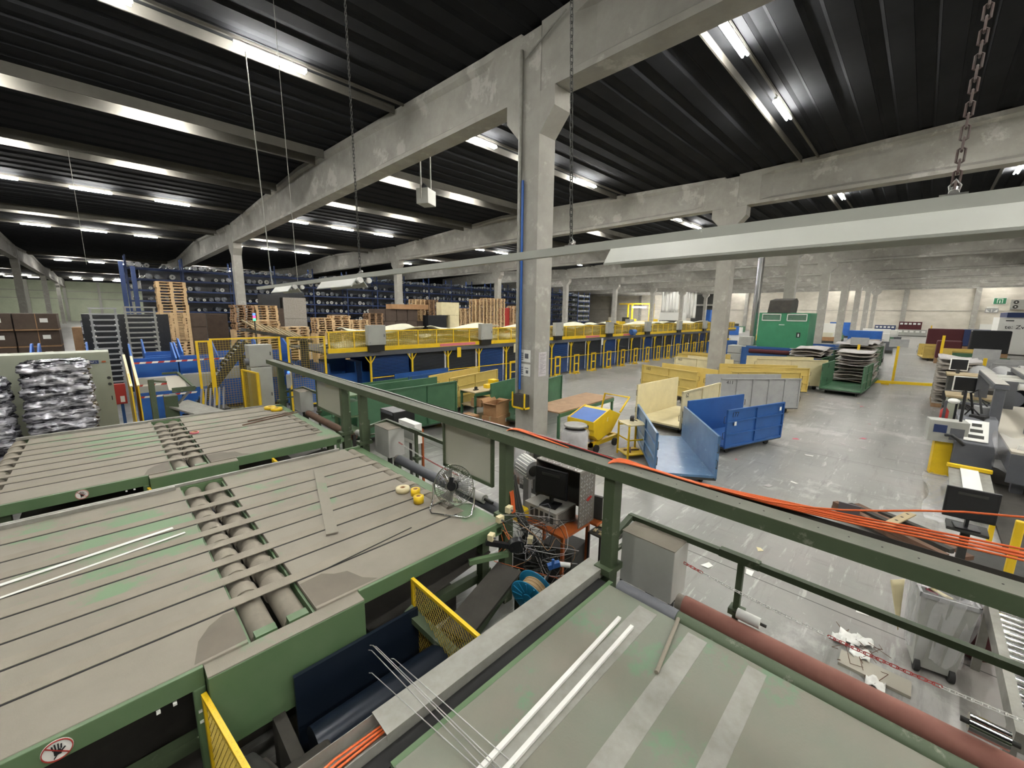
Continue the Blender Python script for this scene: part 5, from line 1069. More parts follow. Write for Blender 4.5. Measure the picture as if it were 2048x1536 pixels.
r = thing('fire_point', (0.12, 13.85, 0), 0, 'red fire box on a stand beside the yellow sheet guards', 'fire box'); MB().box(-0.12, -0.08, 1.05, 0.1, 0.08, 1.55).out('box', M['red'], r, bevel=0.01); MB().box(-0.02, -0.085, 1.1, 0.06, -0.08, 1.25).out('sticker', M['label'], r); MB().box(-0.03, -0.03, 0, 0.03, 0.03, 1.05).out('post', M['blue'], r)
for i, x in enumerate((0.3, 0.42)):
    r = thing('sheet_guard', (x, 12.6, 0), 0, 'yellow sheet guard standing edge on, %s of two' % ['left', 'right'][i], 'guard'); L = 2.4 - 0.6 * i
    MB().prism([(0, 0.0), (L, 0.0), (L, 2.15), (0.2, 1.7), (0, 1.62)], 'x', -0.012, 0.012).out('sheet', M['yellow'], r); a = MB(); a.bar((0, 0, 1.63), (0, L, 2.16), 0.05, 0.03); a.out('edge_strip', M['cream'], r)
# blue bins with side plates
for i, (x, y) in enumerate(((0.95, 16.0), (2.0, 16.2), (1.35, 18.3), (3.1, 17.4), (-0.9, 17.6), (-2.0, 17.6), (4.3, 16.8))):
    r = thing('blue_bin', (x, y, 0), 0, 'blue steel bin with high side plates, %s' % ['nearest behind the green hopper', 'behind the slatted lift', 'in front of the galvanised racks', 'behind the mesh fence', 'behind the sage cabinets, right', 'behind the sage cabinets, left', 'behind the discharge conveyor'][i], 'bin', 'blue steel bins')
    MB().box(-0.46, -0.5, 0.1, 0.46, -0.46, 1.0).out('front_panel', M['bluebin'], r)
    for s in (-1, 1): MB().prism([(-0.5, 0.1), (0.6, 0.1), (0.6, 2.35), (0.35, 2.35), (-0.5, 1.95)], 'x', s * 0.48 - 0.02, s * 0.48 + 0.02).out('side_plate', M['bluebin'], r)
    MB().box(-0.46, 0.56, 0.1, 0.46, 0.6, 1.9).out('rear_panel', M['bluebin'], r); MB().box(-0.46, -0.46, 1.0, 0.46, -0.1, 1.4).out('inner_board', M['greybox'], r); MB().box(-0.46, -0.5, 0, 0.46, 0.6, 0.1).out('base', M['dark'], r)
    MB().box(-0.46, -0.505, 1.62, 0.46, -0.46, 1.85).out('cross_plate', M['bluebin'], r)
for i, (z, x1) in enumerate(((1.88, 2.6), (1.25, 1.6), (0.92, 1.8))):
    r = thing('barrier_tape', (0.45, 15.1, z), 0, 'red and white barrier tape, %s of three strands before the blue bins' % ['upper', 'middle', 'lowest'][i], 'barrier tape', 'barrier tapes')
    a, b = MB(), MB(); n = int((x1 - 0.45) / 0.13)
    for q in range(n): (a if q % 2 else b).add([(q * 0.13, 0, 0), ((q + 1) * 0.13, 0, 0.0), ((q + 1) * 0.13 + 0.03, 0.003, 0.05), (q * 0.13 + 0.03, 0.003, 0.05)], [(0, 1, 2, 3)])
    a.out('white_segments', M['label'], r, solid=0.002); b.out('red_segments', M['red'], r, solid=0.002)
r = thing('green_hopper', (1.0, 12.9, 0), 0, 'dark green tilting hopper unit behind the second table', 'hopper')
MB().prism([(-0.35, 0.6), (-0.3, 1.75), (0.0, 1.7), (0.02, 0.7)], 'x', -0.4, -0.3).out('side_plate', M['greenr'], r)
a = MB(); a.bar((-0.3, -0.2, 1.7), (0.1, 0.3, 1.55), 0.08, 0.03); a.bar((0.0, -0.3, 1.45), (0.45, -0.3, 1.45), 0.03, 0.12); a.bar((0.45, -0.3, 1.45), (0.2, 0.3, 1.8), 0.06, 0.03); a.bar((-0.1, 0.3, 1.8), (0.2, 0.3, 1.8), 0.03, 0.05); a.out('tray_frame', M['greenr'], r); MB().prism([(-0.25, 1.46), (0.25, 1.72), (0.25, 1.70), (-0.25, 1.44)], 'x', -0.05, 0.3).out('tray_plate', M['beige'], r)
MB().box(-0.15, -0.2, 0, 0.1, 0.1, 1.3).out('column', M['greenr'], r); a = MB(); a.cyl((0.1, -0.2, 1.1), (0.35, -0.25, 1.4), 0.03, 8); a.out('cylinder_rod', M['steel'], r)
r = thing('grey_chute', (1.45, 12.7, 0), 0, 'grey sloping chute beside the green hopper', 'chute'); MB().bar((-0.35, 0.3, 1.05), (0.35, -0.35, 0.75), 0.7, 0.04).out('chute_plate', M['galv'], r); MB().box(-.3, -.1, 0, .2, .1, 0.8).out('support', M['dark'], r)
r = thing('roller_grid', (1.85, 13.3, 0), 0, 'dark roller grid machine between chute and mesh gate', 'machine')
for q in range(6): a = MB(); a.bar((-0.3 + q * 0.1, -0.25, 0.75), (-0.15 + q * 0.1, 0.3, 1.25), 0.04, 0.04); a.out('grid_bar', M['machine'], r)
MB().box(-0.35, -0.3, 0, 0.35, 0.35, 0.75).out('base', M['dark'], r)
# galvanised rack towers
def tower(x, y, w_, h_, n, label, m='galv'):
    r = thing('stacked_racks', (x, y, 0), 0, label, 'stacking racks', 'galvanised stacking racks')
    for s in (-1, 1): MB().bar((s * w_ / 2, 0, 0), (s * w_ / 2, 0, h_), 0.06, 0.06).out('upright', M[m], r)
    for q in range(n): z = 0.15 + (h_ - 0.2) * q / (n - 1); MB().box(-w_ / 2 - 0.05, -0.05, z, w_ / 2 + 0.05, 0.02, z + 0.05).box(-w_ / 2, 0.02, z, -w_ / 2 + .05, 1.0, z + .04).box(w_ / 2 - .05, 0.02, z, w_ / 2, 1.0, z + .04).out('rack_tier', M[m], r)
simple('dark_goods', -0.55, 22.6, 0, 2.0, 23.0, 3.15, M['blkfilm'], 'dark goods standing behind the galvanised racks', 'goods')
tower(1.0, 20.0, 0.78, 3.45, 19, 'galvanised stacking racks in a tall tower, right of two'); tower(0.05, 20.3, 0.62, 3.4, 17, 'galvanised stacking racks in a tall tower, left of two', 'greyc')
# brown cartons left
for q in range(3):
    for i in range(3):
        x = -4.0 + i * 1.12; r = thing('brown_carton', (x, 24.0 + 0.1 * (q % 2), 1.275 + q * 0.625), 0, 'long brown carton, %s layer %s, in the pile at the left edge' % (['bottom', 'middle', 'top'][q], ['left', 'middle', 'right'][i]), 'carton', 'brown cartons at the left')
        MB().box(-0.54, -0.6, 0.06, 0.54, 0.6, 0.62).out('carton_body', M['brown'], r); MB().box(-0.54, -0.6, 0, 0.54, 0.6, 0.05).out('carton_pallet', M['woodd'], r)
        if i != 0: MB().box(0.1, -0.605, 0.3, 0.3, -0.6, 0.45).out('label', M['label'], r)
        MB().box(-0.01, -0.604, 0.06, 0.01, -0.6, 0.62).out('strap', M['card'], r)
simple('low_carton', -4.6, 23.5, 0, -1.2, 24.7, 1.27, M['brown'], 'low brown carton block carrying the long cartons at the left', 'carton')
simple('dark_crate', -0.9, 24.0, 0, -0.1, 24.8, 2.6, M['woodd'], 'brown crate column between cartons and galvanised racks', 'crate')
simple('film_crate', -0.6, 23.0, 0.0, -0.2, 23.5, 2.9, M['wrap'], 'silver wrapped block between cartons and galvanised racks', 'crate')
# ================= pallets =================
def pallet_mesh(m):
    a = MB()
    for i in range(7): y = -0.5 + i * 0.15; a.box(-0.6, y, 0.122, 0.6, y + 0.10, 0.144)
    for x in (-0.6, -0.07, 0.46): a.box(x, -0.5, 0.1, x + 0.14, 0.5, 0.122)
    for y in (-0.5, -0.05, 0.4): a.box(-0.6, y, 0.0, 0.6, y + 0.10, 0.022)
    for x in (-0.6, -0.07, 0.46):
        for y in (-0.5, -0.05, 0.4): a.box(x, y, 0.022, x + 0.14, y + 0.10, 0.1)
    return a.mesh('pallet', M[m])
PM = {k: pallet_mesh(k) for k in ('wood', 'woodd')}
STK = [  # x, y, bottom z of visible part, top z, material, rotation, description
 (2.72, 28, 3.3, 4.72, 'wood', 0, 'top tier beside the blue racks at left'), (2.55, 28, 1.75, 3.2, 'wood', 0, 'middle tier beside the blue racks at left'), (2.45, 28, 0.35, 1.7, 'wood', 0, 'bottom tier beside the blue racks at left'),
 (6.0, 29, 2.2, 3.6, 'woodd', 90, 'dark stack left of the signal tower'), (7.2, 29, 2.2, 3.6, 'wood', 0, 'stack behind the signal tower'), (6.7, 27, 1.9, 2.8, 'wood', 0, 'short stack beside the signal tower'),
 (7.65, 25, 1.6, 2.5, 'wood', 0, 'stack right of the discharge conveyor'), (10.25, 28, 1.9, 2.98, 'wood', 90, 'first light stack beyond the fence'), (11.35, 28, 1.9, 3.1, 'wood', 0, 'second light stack beyond the fence'), (12.6, 28, 1.9, 2.75, 'wood', 0, 'third light stack beyond the fence'),
 (15.3, 31, 2.2, 3.25, 'woodd', 0, 'dark stack left of the tan cartons'), (20.6, 33, 2.6, 4.5, 'wood', 90, 'tall stack right of the column row'), (22.0, 33, 2.6, 4.47, 'woodd', 90, 'tall dark stack behind the pale boxes'),
 (25.0, 32, 2.3, 3.78, 'wood', 0, 'stack left of the middle column'), (27.7, 33, 2.4, 4.78, 'wood', 0, 'high stack at the middle column, left'), (29.2, 33, 2.4, 4.85, 'wood', 0, 'high stack at the middle column, middle'), (30.7, 33, 2.4, 4.85, 'wood', 0, 'high stack at the middle column, right'), (33.2, 33, 2.4, 4.1, 'wood', 0, 'stack right of the red box')]
hid = MB()
for (x, y, z0, z1, m, rz, lab) in STK:
    n = int(round((z1 - z0) / 0.146)); rr = random.Random(int(x * 7))
    for q in range(n):
        o = bpy.data.objects.new('pallet', PM[m]); COL.objects.link(o); o.location = (x + rr.uniform(-.03, .03), y + rr.uniform(-.03, .03), z0 + q * 0.1445); o.rotation_euler = (0, 0, math.radians(rz + rr.uniform(-2, 2)))
        lv = 'topmost' if q == n - 1 else ('lowest visible' if q == 0 else '%s from below' % ORD[q])
        tag(o, 'wooden pallet, %s, %s' % (lv, lab), 'pallet', 'pallets: ' + lab)
    if z0 > 1.8 or x > 5:
        k = 0
        while k * 0.1445 < z0 - 0.15:
            z = z0 - (k + 1) * 0.1445; hid.box(x - 0.6, y - 0.5, z + 0.10, x + 0.6, y + 0.5, z + 0.143); [hid.box(x - 0.6 + dx, y - 0.5, z, x - 0.46 + dx, y + 0.5, z + 0.1) for dx in (0, 0.53, 1.06)]; k += 1
tag(hid.out('pallets', M['wood'], kind='stuff'), 'lower wooden pallets of the stacks, mostly hidden behind the sorting line', 'pallets')
MB2 = simple('pallet_plinth', 1.9, 27.5, 0, 3.3, 28.5, 0.34, M['dark'], 'dark plinth under the left pallet tiers', 'plinth')
def box_at(name, x0, x1, y, z0, z1, m, label, cat='carton', d=0.9, g=None): return simple(name, x0, y, z0, x1, y + d, z1, M[m], label, cat, g)
box_at('dark_carton', 3.3, 4.0, 27.6, 1.7, 2.42, 'brown', 'dark brown carton, lower, right of the left pallet tiers'); box_at('dark_carton', 3.3, 4.0, 27.6, 2.44, 3.15, 'brown', 'dark brown carton, upper, right of the left pallet tiers')
box_at('carton_tier', 3.3, 4.0, 27.6, 0, 1.68, 'brown', 'brown carton tier below the dark cartons')
for i in range(4): box_at('tan_carton', 15.2 + i * 1.0, 16.15 + i * 1.0, 30.6 + 0.02 * i, 2.6, 3.55, 'brown', 'tan carton in the row left of the column, %s from left' % ORD[i], g='tan cartons upper row')
for i in range(5): box_at('tan_carton', 15.0 + i * 1.02, 15.98 + i * 1.02, 30.6, 1.6, 2.58, 'brown', 'tan carton in the lower row left of the column, %s from left' % ORD[i], g='tan cartons lower row')
simple('long_carton', 16.6, 30.4, 3.56, 20.1, 31.3, 3.95, M['card'], 'long light carton lying on the tan cartons', 'carton'); simple('carton_floor', 15.0, 30.6, 0, 20.1, 31.4, 1.58, M['brown'], 'brown carton base under the tan cartons', 'carton')
simple('light_box', 20.9, 29.6, 3.1, 22.8, 30.4, 4.2, M['cream'], 'pale box, upper, on the black film box', 'box'); simple('light_box', 21.7, 29.5, 1.6, 22.7, 30.3, 3.08, M['cream'], 'pale tall box beside the black film box', 'box'); simple('black_box', 19.5, 29.6, 0, 21.4, 30.4, 3.08, M['blkfilm'], 'black film wrapped box among the pallet stacks', 'box'); simple('box_base', 21.6, 29.5, 0, 22.8, 30.3, 1.58, M['blkfilm'], 'black base block under the pale tall box', 'box')
simple('red_box', 31.6, 33.0, 0, 32.5, 33.8, 3.9, M['red'], 'dark red box at the edge of the pallet stacks', 'box')
for i in range(2):
    simple('film_load', 9.7, 33.9, 1.19 + i * 1.56, 11.3, 34.9, 2.74 + i * 1.56, M['carpet'], 'load under film in the black frame, %s' % ['lower', 'upper'][i], 'load')
simple('film_backing', 9.3, 35.0, 0, 11.6, 35.3, 4.7, M['blkfilm'], 'black back frame behind the film loads', 'frame'); simple('black_load', 8.3, 33.9, 0, 9.5, 34.9, 4.5, M['blkfilm'], 'black wrapped load left of the film loads', 'load'); simple('load_base', 9.7, 33.9, 0, 11.3, 34.9, 1.18, M['blkfilm'], 'black base under the film loads', 'load')
for i, x in enumerate((4.6, 7.9, 12.3)): simple('dark_load', x, 31.5, 0, x + 1.1, 32.4, 3.1 + 0.4 * (i % 2), M['brown'], 'dark brown load with pale lid, %s from left behind the pallets' % ORD[i], 'load')
# ================= blue pallet racking with film rolls =================
RZ = [0.25 + 0.96 * i for i in range(8)]
rk = thing('storage_rack', (2.0, 50, 0), 0, 'x', 'storage rack', 'blue storage racks')
for x in (0.0,): 
    for y in (0, 1.4): MB().box(x - 0.06, y - 0.05, 0, x + 0.06, y + 0.05, 8.0).out('upright', M['rackblue'], rk)
a = MB()
for q in range(8): a.bar((0, 0, 0.3 + q * 0.95), (0, 1.4, 1.2 + q * 0.95), 0.03, 0.03)
a.out('bracing', M['rackblue'], rk)
for z in RZ:
    MB().box(0.06, -0.05, z - 0.12, 3.84, 0.02, z).box(0.06, 1.38, z - 0.12, 3.84, 1.45, z).out('beam', M['rackblue'], rk)
rk['label'] = 'blue storage rack bay full of film rolls, first bay from the left'
for i in range(1, 17): dup(rk, (2.0 + 3.9 * i, 50, 0), None, 'blue storage rack bay full of film rolls, %s bay from the left' % ORD[i])
a = MB(); a.cyl((0, -0.2, 0), (0, 1.5, 0), 0.2, 12); rollm = a.mesh('film_roll', [M['rollf']])
a = MB(); a.cyl((0, -0.2, 0), (0, 1.5, 0), 0.2, 12); a.m = 1; a.cyl((0, -0.21, 0), (0, -0.2, 0), 0.19, 12); a.m = 2; a.cyl((0, -0.215, 0), (0, -0.21, 0), 0.06, 8); rollw = a.mesh('film_roll', [M['rollf'], M['rollw'], M['black']])
stuff = MB(); cnt = 0; rr = random.Random(5)
slots = [(b, li, s) for b in range(17) for li in range(8) for s in range(7)]
for (b, li, s) in slots:
    if rr.random() < 0.18 or RZ[li] < 1.1: continue
    x = 2.0 + 3.9 * b + 0.35 + s * 0.53 + rr.uniform(-.08, .08); r0 = rr.choice((0.14, 0.17, 0.2, 0.24)); z = RZ[li] + r0
    if cnt < 300 and (RZ[li] > 1.9) and (b < 14):
        if rr.random() > 0.62: 
            stuff.cyl((x, 49.8, z), (x, 51.5, z), r0, 8); continue
        o = bpy.data.objects.new('film_roll', rollw if rr.random() < 0.65 else rollm); COL.objects.link(o); o.location = (x, 50, z); o.scale = (r0 / 0.2, 1, r0 / 0.2); cnt += 1  # share of pale roll ends raised to stand in for white rack glints
        tag(o, 'wrapped film roll, %s on the %s level of the %s blue rack bay' % (ORD[s], ORD[li], ORD[b]), 'film roll', 'film rolls, bay %s level %s' % (ORD[b], ORD[li]))
    else: stuff.cyl((x, 49.8, z), (x, 51.5, z), r0, 8)
tag(stuff.out('film_rolls', M['rollf'], kind='stuff'), 'remaining silvery film rolls filling the blue storage racks', 'film rolls')
# end rack with bright rolls, and the tall blue posts at left
r = thing('end_rack', (62.5, 45.5, 0), 0, 'blue end rack full of bright rolls by the column at the right end', 'storage rack')
for x in (0, 1.8, 3.6): MB().box(x - 0.06, -0.06, 0, x + 0.06, 0.06, 7.2).out('upright', M['rackblue'], r)
for q in range(7): MB().box(0, -0.05, 0.9 + q * 0.9, 3.6, 0.05, 1.0 + q * 0.9).out('beam', M['rackblue'], r)
for q in range(7):
    for i in range(9):
        o = bpy.data.objects.new('film_roll', rollw); COL.objects.link(o); o.location = (62.7 + i * 0.4, 45.6, 1.18 + 0.9 * q); o.scale = (0.85, 0.8, 0.85); tag(o, 'bright roll, %s from the left on the %s level of the end rack' % (ORD[i], ORD[q]), 'film roll', 'bright rolls on the end rack, level ' + ORD[q])
for i, (x, h_) in enumerate(((1.35, 6.9), (2.0, 6.6))): simple('rack_post', x, 44.0, 0, x + 0.28, 44.4, h_, M['rackblue'], 'tall blue rack post at the left end, %s of two' % ['left', 'right'][i], 'rack post')
simple('dark_backdrop_load', 3, 53, 0, 67, 54, 7.2, M['blkfilm'], 'dark wall of stored goods behind the blue racks', 'stored goods')
# unit heater above
r = thing('unit_heater', (9.4, 14.2, 0), 0.5, 'pale square unit heater hanging left of the nearest column', 'heater')
MB().box(-0.32, -0.25, 7.45, 0.32, 0.25, 8.0).out('heater_body', M['greybox'], r, bevel=0.01)
for s in (-1, 1): MB().box(s * 0.4 - 0.02, -0.02, 7.6, s * 0.4 + 0.02, 0.02, 9.72).out('hanger', M['galv'], r)
a = MB(); a.cyl((0.15, 0.25, 8.1), (0.15, 0.1, 8.25), 0.1, 10); a.out('flue', M['black'], r)
# ================= far right background =================
def bg(name, x, y0, y1, z0, z1, m, label, cat, d=0.8): return simple(name, x, min(y0, y1), z0, x + d, max(y0, y1), z1, M[m], label, cat)
for i, (y0, y1, z0, z1, m, lab) in enumerate(((6.5, 3.6, 0.2, 1.9, 'bluetruck', 'left shelf with white boxes'), (3.2, 0.2, 1.2, 2.6, 'maroon', 'maroon shelf'), (3.4, -0.6, 0.1, 1.2, 'greybox', 'pale container row'), (-1.0, -4.4, 0.0, 1.5, 'greypanel', 'grey machine by the wall'))):
    r = thing('wall_shelf', (104, (y0 + y1) / 2, 0), 0, lab + ' against the far right wall', 'shelf'); h_ = abs(y0 - y1) / 2
    MB().box(0, -h_, z0, 0.8, h_, z1).out('shelf_body', M[m], r)
    for q in range(5): MB().box(-0.05, -h_ + 0.2 + q * h_ * 0.38, z1 - 0.5, 0.0, -h_ + 0.2 + q * h_ * 0.38 + h_ * 0.25, z1 - 0.2).out('shelf_box', M['label'], r)
    MB().box(0.1, -h_, 0, 0.7, h_, max(0.1, z0)).out('plinth', M['dark'], r)
def bale(x, y0, y1, h_, m, label): r = thing('cloth_bale', (x, (y0 + y1) / 2, 0), 0, label, 'bale'); w_ = abs(y0 - y1) / 2; MB().box(-0.7, -w_, 0.4, 0.7, w_, h_).out('bale_body', M[m], r, bevel=0.08); MB().box(-0.7, -w_, 0, 0.7, w_, 0.4).out('pallet_base', M['woodd'], r)
bale(60, -0.4, -2.9, 2.3, 'maroon', 'long maroon bale beyond the yellow post'); bale(66, -2.6, -6.5, 2.2, 'bluetruck', 'blue bale behind the maroon one'); bale(55, -3.1, -5.4, 2.35, 'blkfilm', 'long black roll bale at the right edge')
bale(45, -0.9, -2.2, 1.7, 'maroon', 'maroon bale on the near cart in the lane'); 
for i, (x, y, L_, m) in enumerate(((48, -1.0, 3.0, 'tan'), (42, -2.3, 3.4, 'tan'), (37, -2.6, 3.0, 'cartgreen'), (33, -3.4, 3.2, 'greyc'))): cart((x, y), -84, 1.8, L_, 1.2, M[m], '%s cart parked in the lane, %s beyond the machines' % (m.replace('tan', 'ochre').replace('cartgreen', 'green').replace('greyc', 'grey'), ORD[3 - i]))
# white container with blue roof strip
r = thing('white_container', (60, -8.0, 0), 0, 'white site container with blue roof edge and lettering at the right edge', 'container')
MB().box(0, -3.0, 0.1, 5, 3.0, 3.5).out('container_body', M['label'], r); MB().box(-0.1, -3.0, 3.5, 5, 2.6, 3.95).out('roof_edge', M['bluetruck'], r)
text('lettering', 'te: Zwni', 0.5, (-0.02, 1.75, 2.6), (PI / 2, 0, -PI / 2), M['black'], r); MB().box(-0.02, 2.1, 3.15, 0, 2.6, 3.25).out('black_bar', M['black'], r)
# exit signs, fans, door on the right wall
r = thing('exit_sign', (107.9, -8.6, 6.3), 0, 'green and white emergency exit sign on the far right wall', 'sign')
MB().box(0, -0.75, -0.55, 0.04, 0.75, 0.55).out('sign_border', M['label'], r); MB().box(-0.02, -0.68, -0.48, 0, 0.68, 0.48).out('sign_face', M['signg'], r)
MB().box(-0.04, -0.32, -0.35, -0.02, 0.32, 0.38).out('sign_frame', M['label'], r); MB().box(-0.06, -0.24, -0.35, -0.04, 0.24, 0.3).out('sign_door', M['signg'], r); MB().box(-0.08, -0.05, -0.35, -0.06, 0.05, 0.1).out('sign_figure', M['label'], r)
r = thing('arrow_sign', (107.9, -7.9, 4.7), 0, 'grey sign with white arrows and figure below the exit sign', 'sign')
MB().box(0, -0.75, -0.35, 0.04, 0.75, 0.35).out('sign_plate', M['greyc'], r)
for s in (-1, 1): MB().prism([(s * 0.65, -0.25), (s * 0.2, -0.25), (s * 0.65, 0.25)], 'x', -0.03, 0).out('arrow', M['label'], r)
MB().box(-0.03, -0.04, -0.25, 0, 0.04, 0.25).out('figure', M['label'], r)
MB().box(0, -0.6, 0.45, 0.04, 0.6, 0.62).out('white_strip', M['label'], r)
r = thing('air_conditioner', (107.45, -10.5, 5.7), 0, 'two fan air conditioner unit on the far right wall', 'air conditioner')
MB().box(0, -0.9, -0.8, 0.5, 0.7, 0.8).out('unit_body', M['greybox'], r)
for z in (0.38, -0.38): a = MB(); a.cyl((0, 0.15, z), (-0.04, 0.15, z), 0.3, 18); a.out('fan_grille', M['dark'], r); a = MB(); a.cyl((-0.04, 0.15, z), (-0.06, 0.15, z), 0.09, 10); a.out('fan_hub', M['label'], r)
r = MB().box(107.6, -8.6, 0, 107.9, -6.9, 2.4).out('door_1', M['label'], kind='structure')
# curtain, dark bay, gantry left of the second column
def curtain(x, y0, y1, z0, z1, label):
    a = MB(); a.grid(lambda u, v: (x + 0.15 * math.sin(u * 34) + 0.1 * math.sin(u * 13 + v * 3), y0 + (y1 - y0) * u, z0 + (z1 - z0) * v), 60, 6); tag(a.out('hanging_sheet', M['label'], solid=0.02), label, 'sheet')
curtain(97, 45.8, 41.6, 3.9, 9.2, 'white plastic sheet hanging from the beam, left of the dark bay'); curtain(97.3, 40.8, 37.6, 2.6, 8.6, 'white plastic sheet hanging from the beam beside the dark bay')
simple('white_screen', 96.9, 39.5, 2.0, 97.1, 46, 3.9, M['label'], 'white screen under the hanging sheets', 'screen')
simple('screen_base', 96.9, 39.5, 0, 97.1, 46, 1.98, M['dark'], 'dark base under the white screen', 'screen')
simple('loading_bay', 107.0, 35.8, 0, 107.6, 42.4, 9.2, M['dark'], 'dark loading bay opening in the right wall', 'bay'); simple('bay_beam', 106.6, 35.8, 5.6, 106.98, 42.4, 6.0, M['galv'], 'grey lintel across the dark loading bay', 'beam'); simple('blue_crate', 103, 36.3, 0, 104.5, 38.0, 4.6, M['bluebin'], 'blue crate standing in the loading bay', 'crate')
r = thing('yellow_gantry', (98, 51.8, 0), 0, 'yellow gantry frame with lit lamp beyond the sorting line', 'gantry')
for y in (-3.6, -2.6, 2.2, 3.4): MB().box(-0.15, y - 0.15, 0, 0.15, y + 0.15, 6).out('leg', M['yellow'], r)
MB().box(-0.15, -3.6, 5.8, 0.15, 6, 6.1).out('cross_beam', M['yellow'], r)
a = MB(); a.box(-1.0, -2.0, 5.0, -0.8, 1.6, 5.2); a.out('lamp_tube', M['lamp'], r); MB().box(-0.8, -2.0, 5.2, 0, 1.6, 5.3).out('lamp_case', M['lampcase'], r)
rr = random.Random(9)
for i in range(26):
    x = 60 + i * 1.6; y = (0.30 + 0.42 * rr.random()) * x; m = rr.choice(['cartgreen', 'yellow', 'bluebin', 'greyc', 'dark', 'card', 'label', 'machine'])
    if abs(y - 36.54) < 2.6: y = 39.6
    r = thing('distant_machine', (x, y, 0), rr.random() * 3, 'small distant %s machine block beyond the sorting line near the far wall' % {'cartgreen': 'green', 'yellow': 'yellow', 'bluebin': 'blue', 'greyc': 'grey', 'dark': 'dark', 'card': 'brown', 'label': 'white', 'machine': 'steel'}[m], 'machine', 'distant machines beyond the sorting line')
    L_ = 1 + 2 * rr.random(); h_ = 1.2 + 1.6 * rr.random(); MB().box(-L_, -0.8, 0, L_, 0.8, h_ * 0.7).out('base', M[m], r); MB().box(-L_ * .5, -0.6, h_ * 0.7, L_ * .6, 0.6, h_).out('head', M[rr.choice(['dark', 'greyc', 'label', 'yellow'])], r)
for i in range(24):
    x = 42 + i * 2.2; y = (0.045 + 0.2 * rr.random()) * x; m = rr.choice(['cartgreen', 'yellow', 'bluebin', 'greyc', 'bluetruck', 'card', 'label', 'machine'])
    if abs(y - 6.84) < 2.6: y = 9.8
    r = thing('distant_rack', (x, y, 0), 0, 'distant %s goods rack in the lane behind the green machine cabinet' % {'cartgreen': 'green', 'yellow': 'yellow', 'bluebin': 'blue', 'greyc': 'grey', 'bluetruck': 'navy', 'card': 'brown', 'label': 'white', 'machine': 'steel'}[m], 'rack', 'distant racks behind the green cabinet')
    h_ = 1.3 + 1.2 * rr.random(); w_ = 1.2 + rr.random(); MB().box(-0.6, -w_, 0.3, 0.6, w_, h_ * 0.6).out('goods', M[m], r); MB().box(-0.6, -w_, 0, 0.6, w_, 0.3).out('base', M['dark'], r); MB().box(-0.5, -w_ * .8, h_ * .6, 0.5, w_ * .6, h_).out('top_goods', M[rr.choice(['label', 'card', 'greyc', 'bluebin', 'limey'])], r)
for i, (x, y) in enumerate(((36, 7.8), (37.5, 4.9), (41, 9.5), (36, 11.5))):
    cart((x, y), -80, 1.8, 3.0, 1.3, M['cartgreen'] if i % 2 == 0 else M['blue'], '%s cart parked behind the green machine cabinet, %s' % (['green', 'blue', 'green', 'blue'][i], ['left', 'right', 'furthest', 'near the sorting line'][i]))
r = thing('grey_pile', (21.9, 11.6, 0), 0.2, 'pile of brown carpet offcuts at the end of the sorting line gates', 'offcut pile')
r.location = (37.8, 12.6, 0); MB().box(-0.5, -0.5, 0, 0.6, 0.5, 1.3).out('card_sheet', M['ply'], r); MB().box(0.7, -0.6, 0, 1.8, 0.6, 1.1).out('offcuts', M['carpet'], r)
# ================= right hand machines =================
r = thing('carpet_pile', (23.6, -1.15, 0), 0, 'tall pile of folded carpet behind the right hand machines', 'carpet pile')
for q in range(14):
    a = MB(); ph = q * 1.7; z = 0.2 + q * 0.125; a.grid(lambda u, v: ((u - .5) * 2.4, (v - .5) * 1.1, z + 0.05 * math.sin(ph + v * 5) + 0.03 * math.sin(u * 7)), 8, 8); a.out('carpet_layer', M['carpet'] if q < 13 else M['carpetw'], r, solid=0.05)
MB().box(-1.2, -0.55, 0, 1.2, 0.55, 0.15).out('pallet_base', M['woodd'], r)
r = thing('grey_rolls', (21.5, -2.3, 0), 0, 'heap of grey rolled mats right of the tall carpet pile', 'roll heap')
for q in range(9): a = MB(); z = 0.3 + (q // 3) * 0.55; y = -0.55 + (q % 3) * 0.55; a.cyl((-1.2, y, z), (1.2, y + 0.1, z + 0.05), 0.27, 14); a.out('rolled_mat', M['machine'] if q < 6 else M['greyc'], r)
r = thing('carpet_table', (25.0, -4.4, 0), 0, 'long table of loose carpet pieces at the right edge', 'table'); MB().box(-1.5, -1.5, 0.8, 1.5, 1.5, 1.0).out('table_top', M['cartgreen'], r); a = MB(); a.grid(lambda u, v: ((u - .5) * 3, (v - .5) * 3, 1.3 + 0.25 * math.sin(u * 6 + v * 4)), 12, 12); a.out('carpet_pieces', M['carpetw'], r, solid=0.05)
for y in (-1.4, 1.4): MB().box(-1.4, y - 0.05, 0, 1.4, y + 0.05, 0.8).out('trestle', M['greenr'], r)
def desk(x, y, h_, lab, m='machine'):
    r = thing('machine_desk', (x, y, 0), 0, 'operator desk ' + lab, 'desk'); MB().box(-0.5, -0.55, h_ - 0.05, 0.5, 0.45, h_).out('desk_top', M['ply'], r); MB().box(-0.45, -0.5, 0, 0.45, 0.4, h_ - 0.05).out('desk_body', M[m], r, bevel=0.02); return r
desk(16.9, -1.15, 1.28, 'with white framed monitor', 'greypanel'); desk(19.8, -1.2, 1.6, 'with dark monitor behind the first one', 'dark')
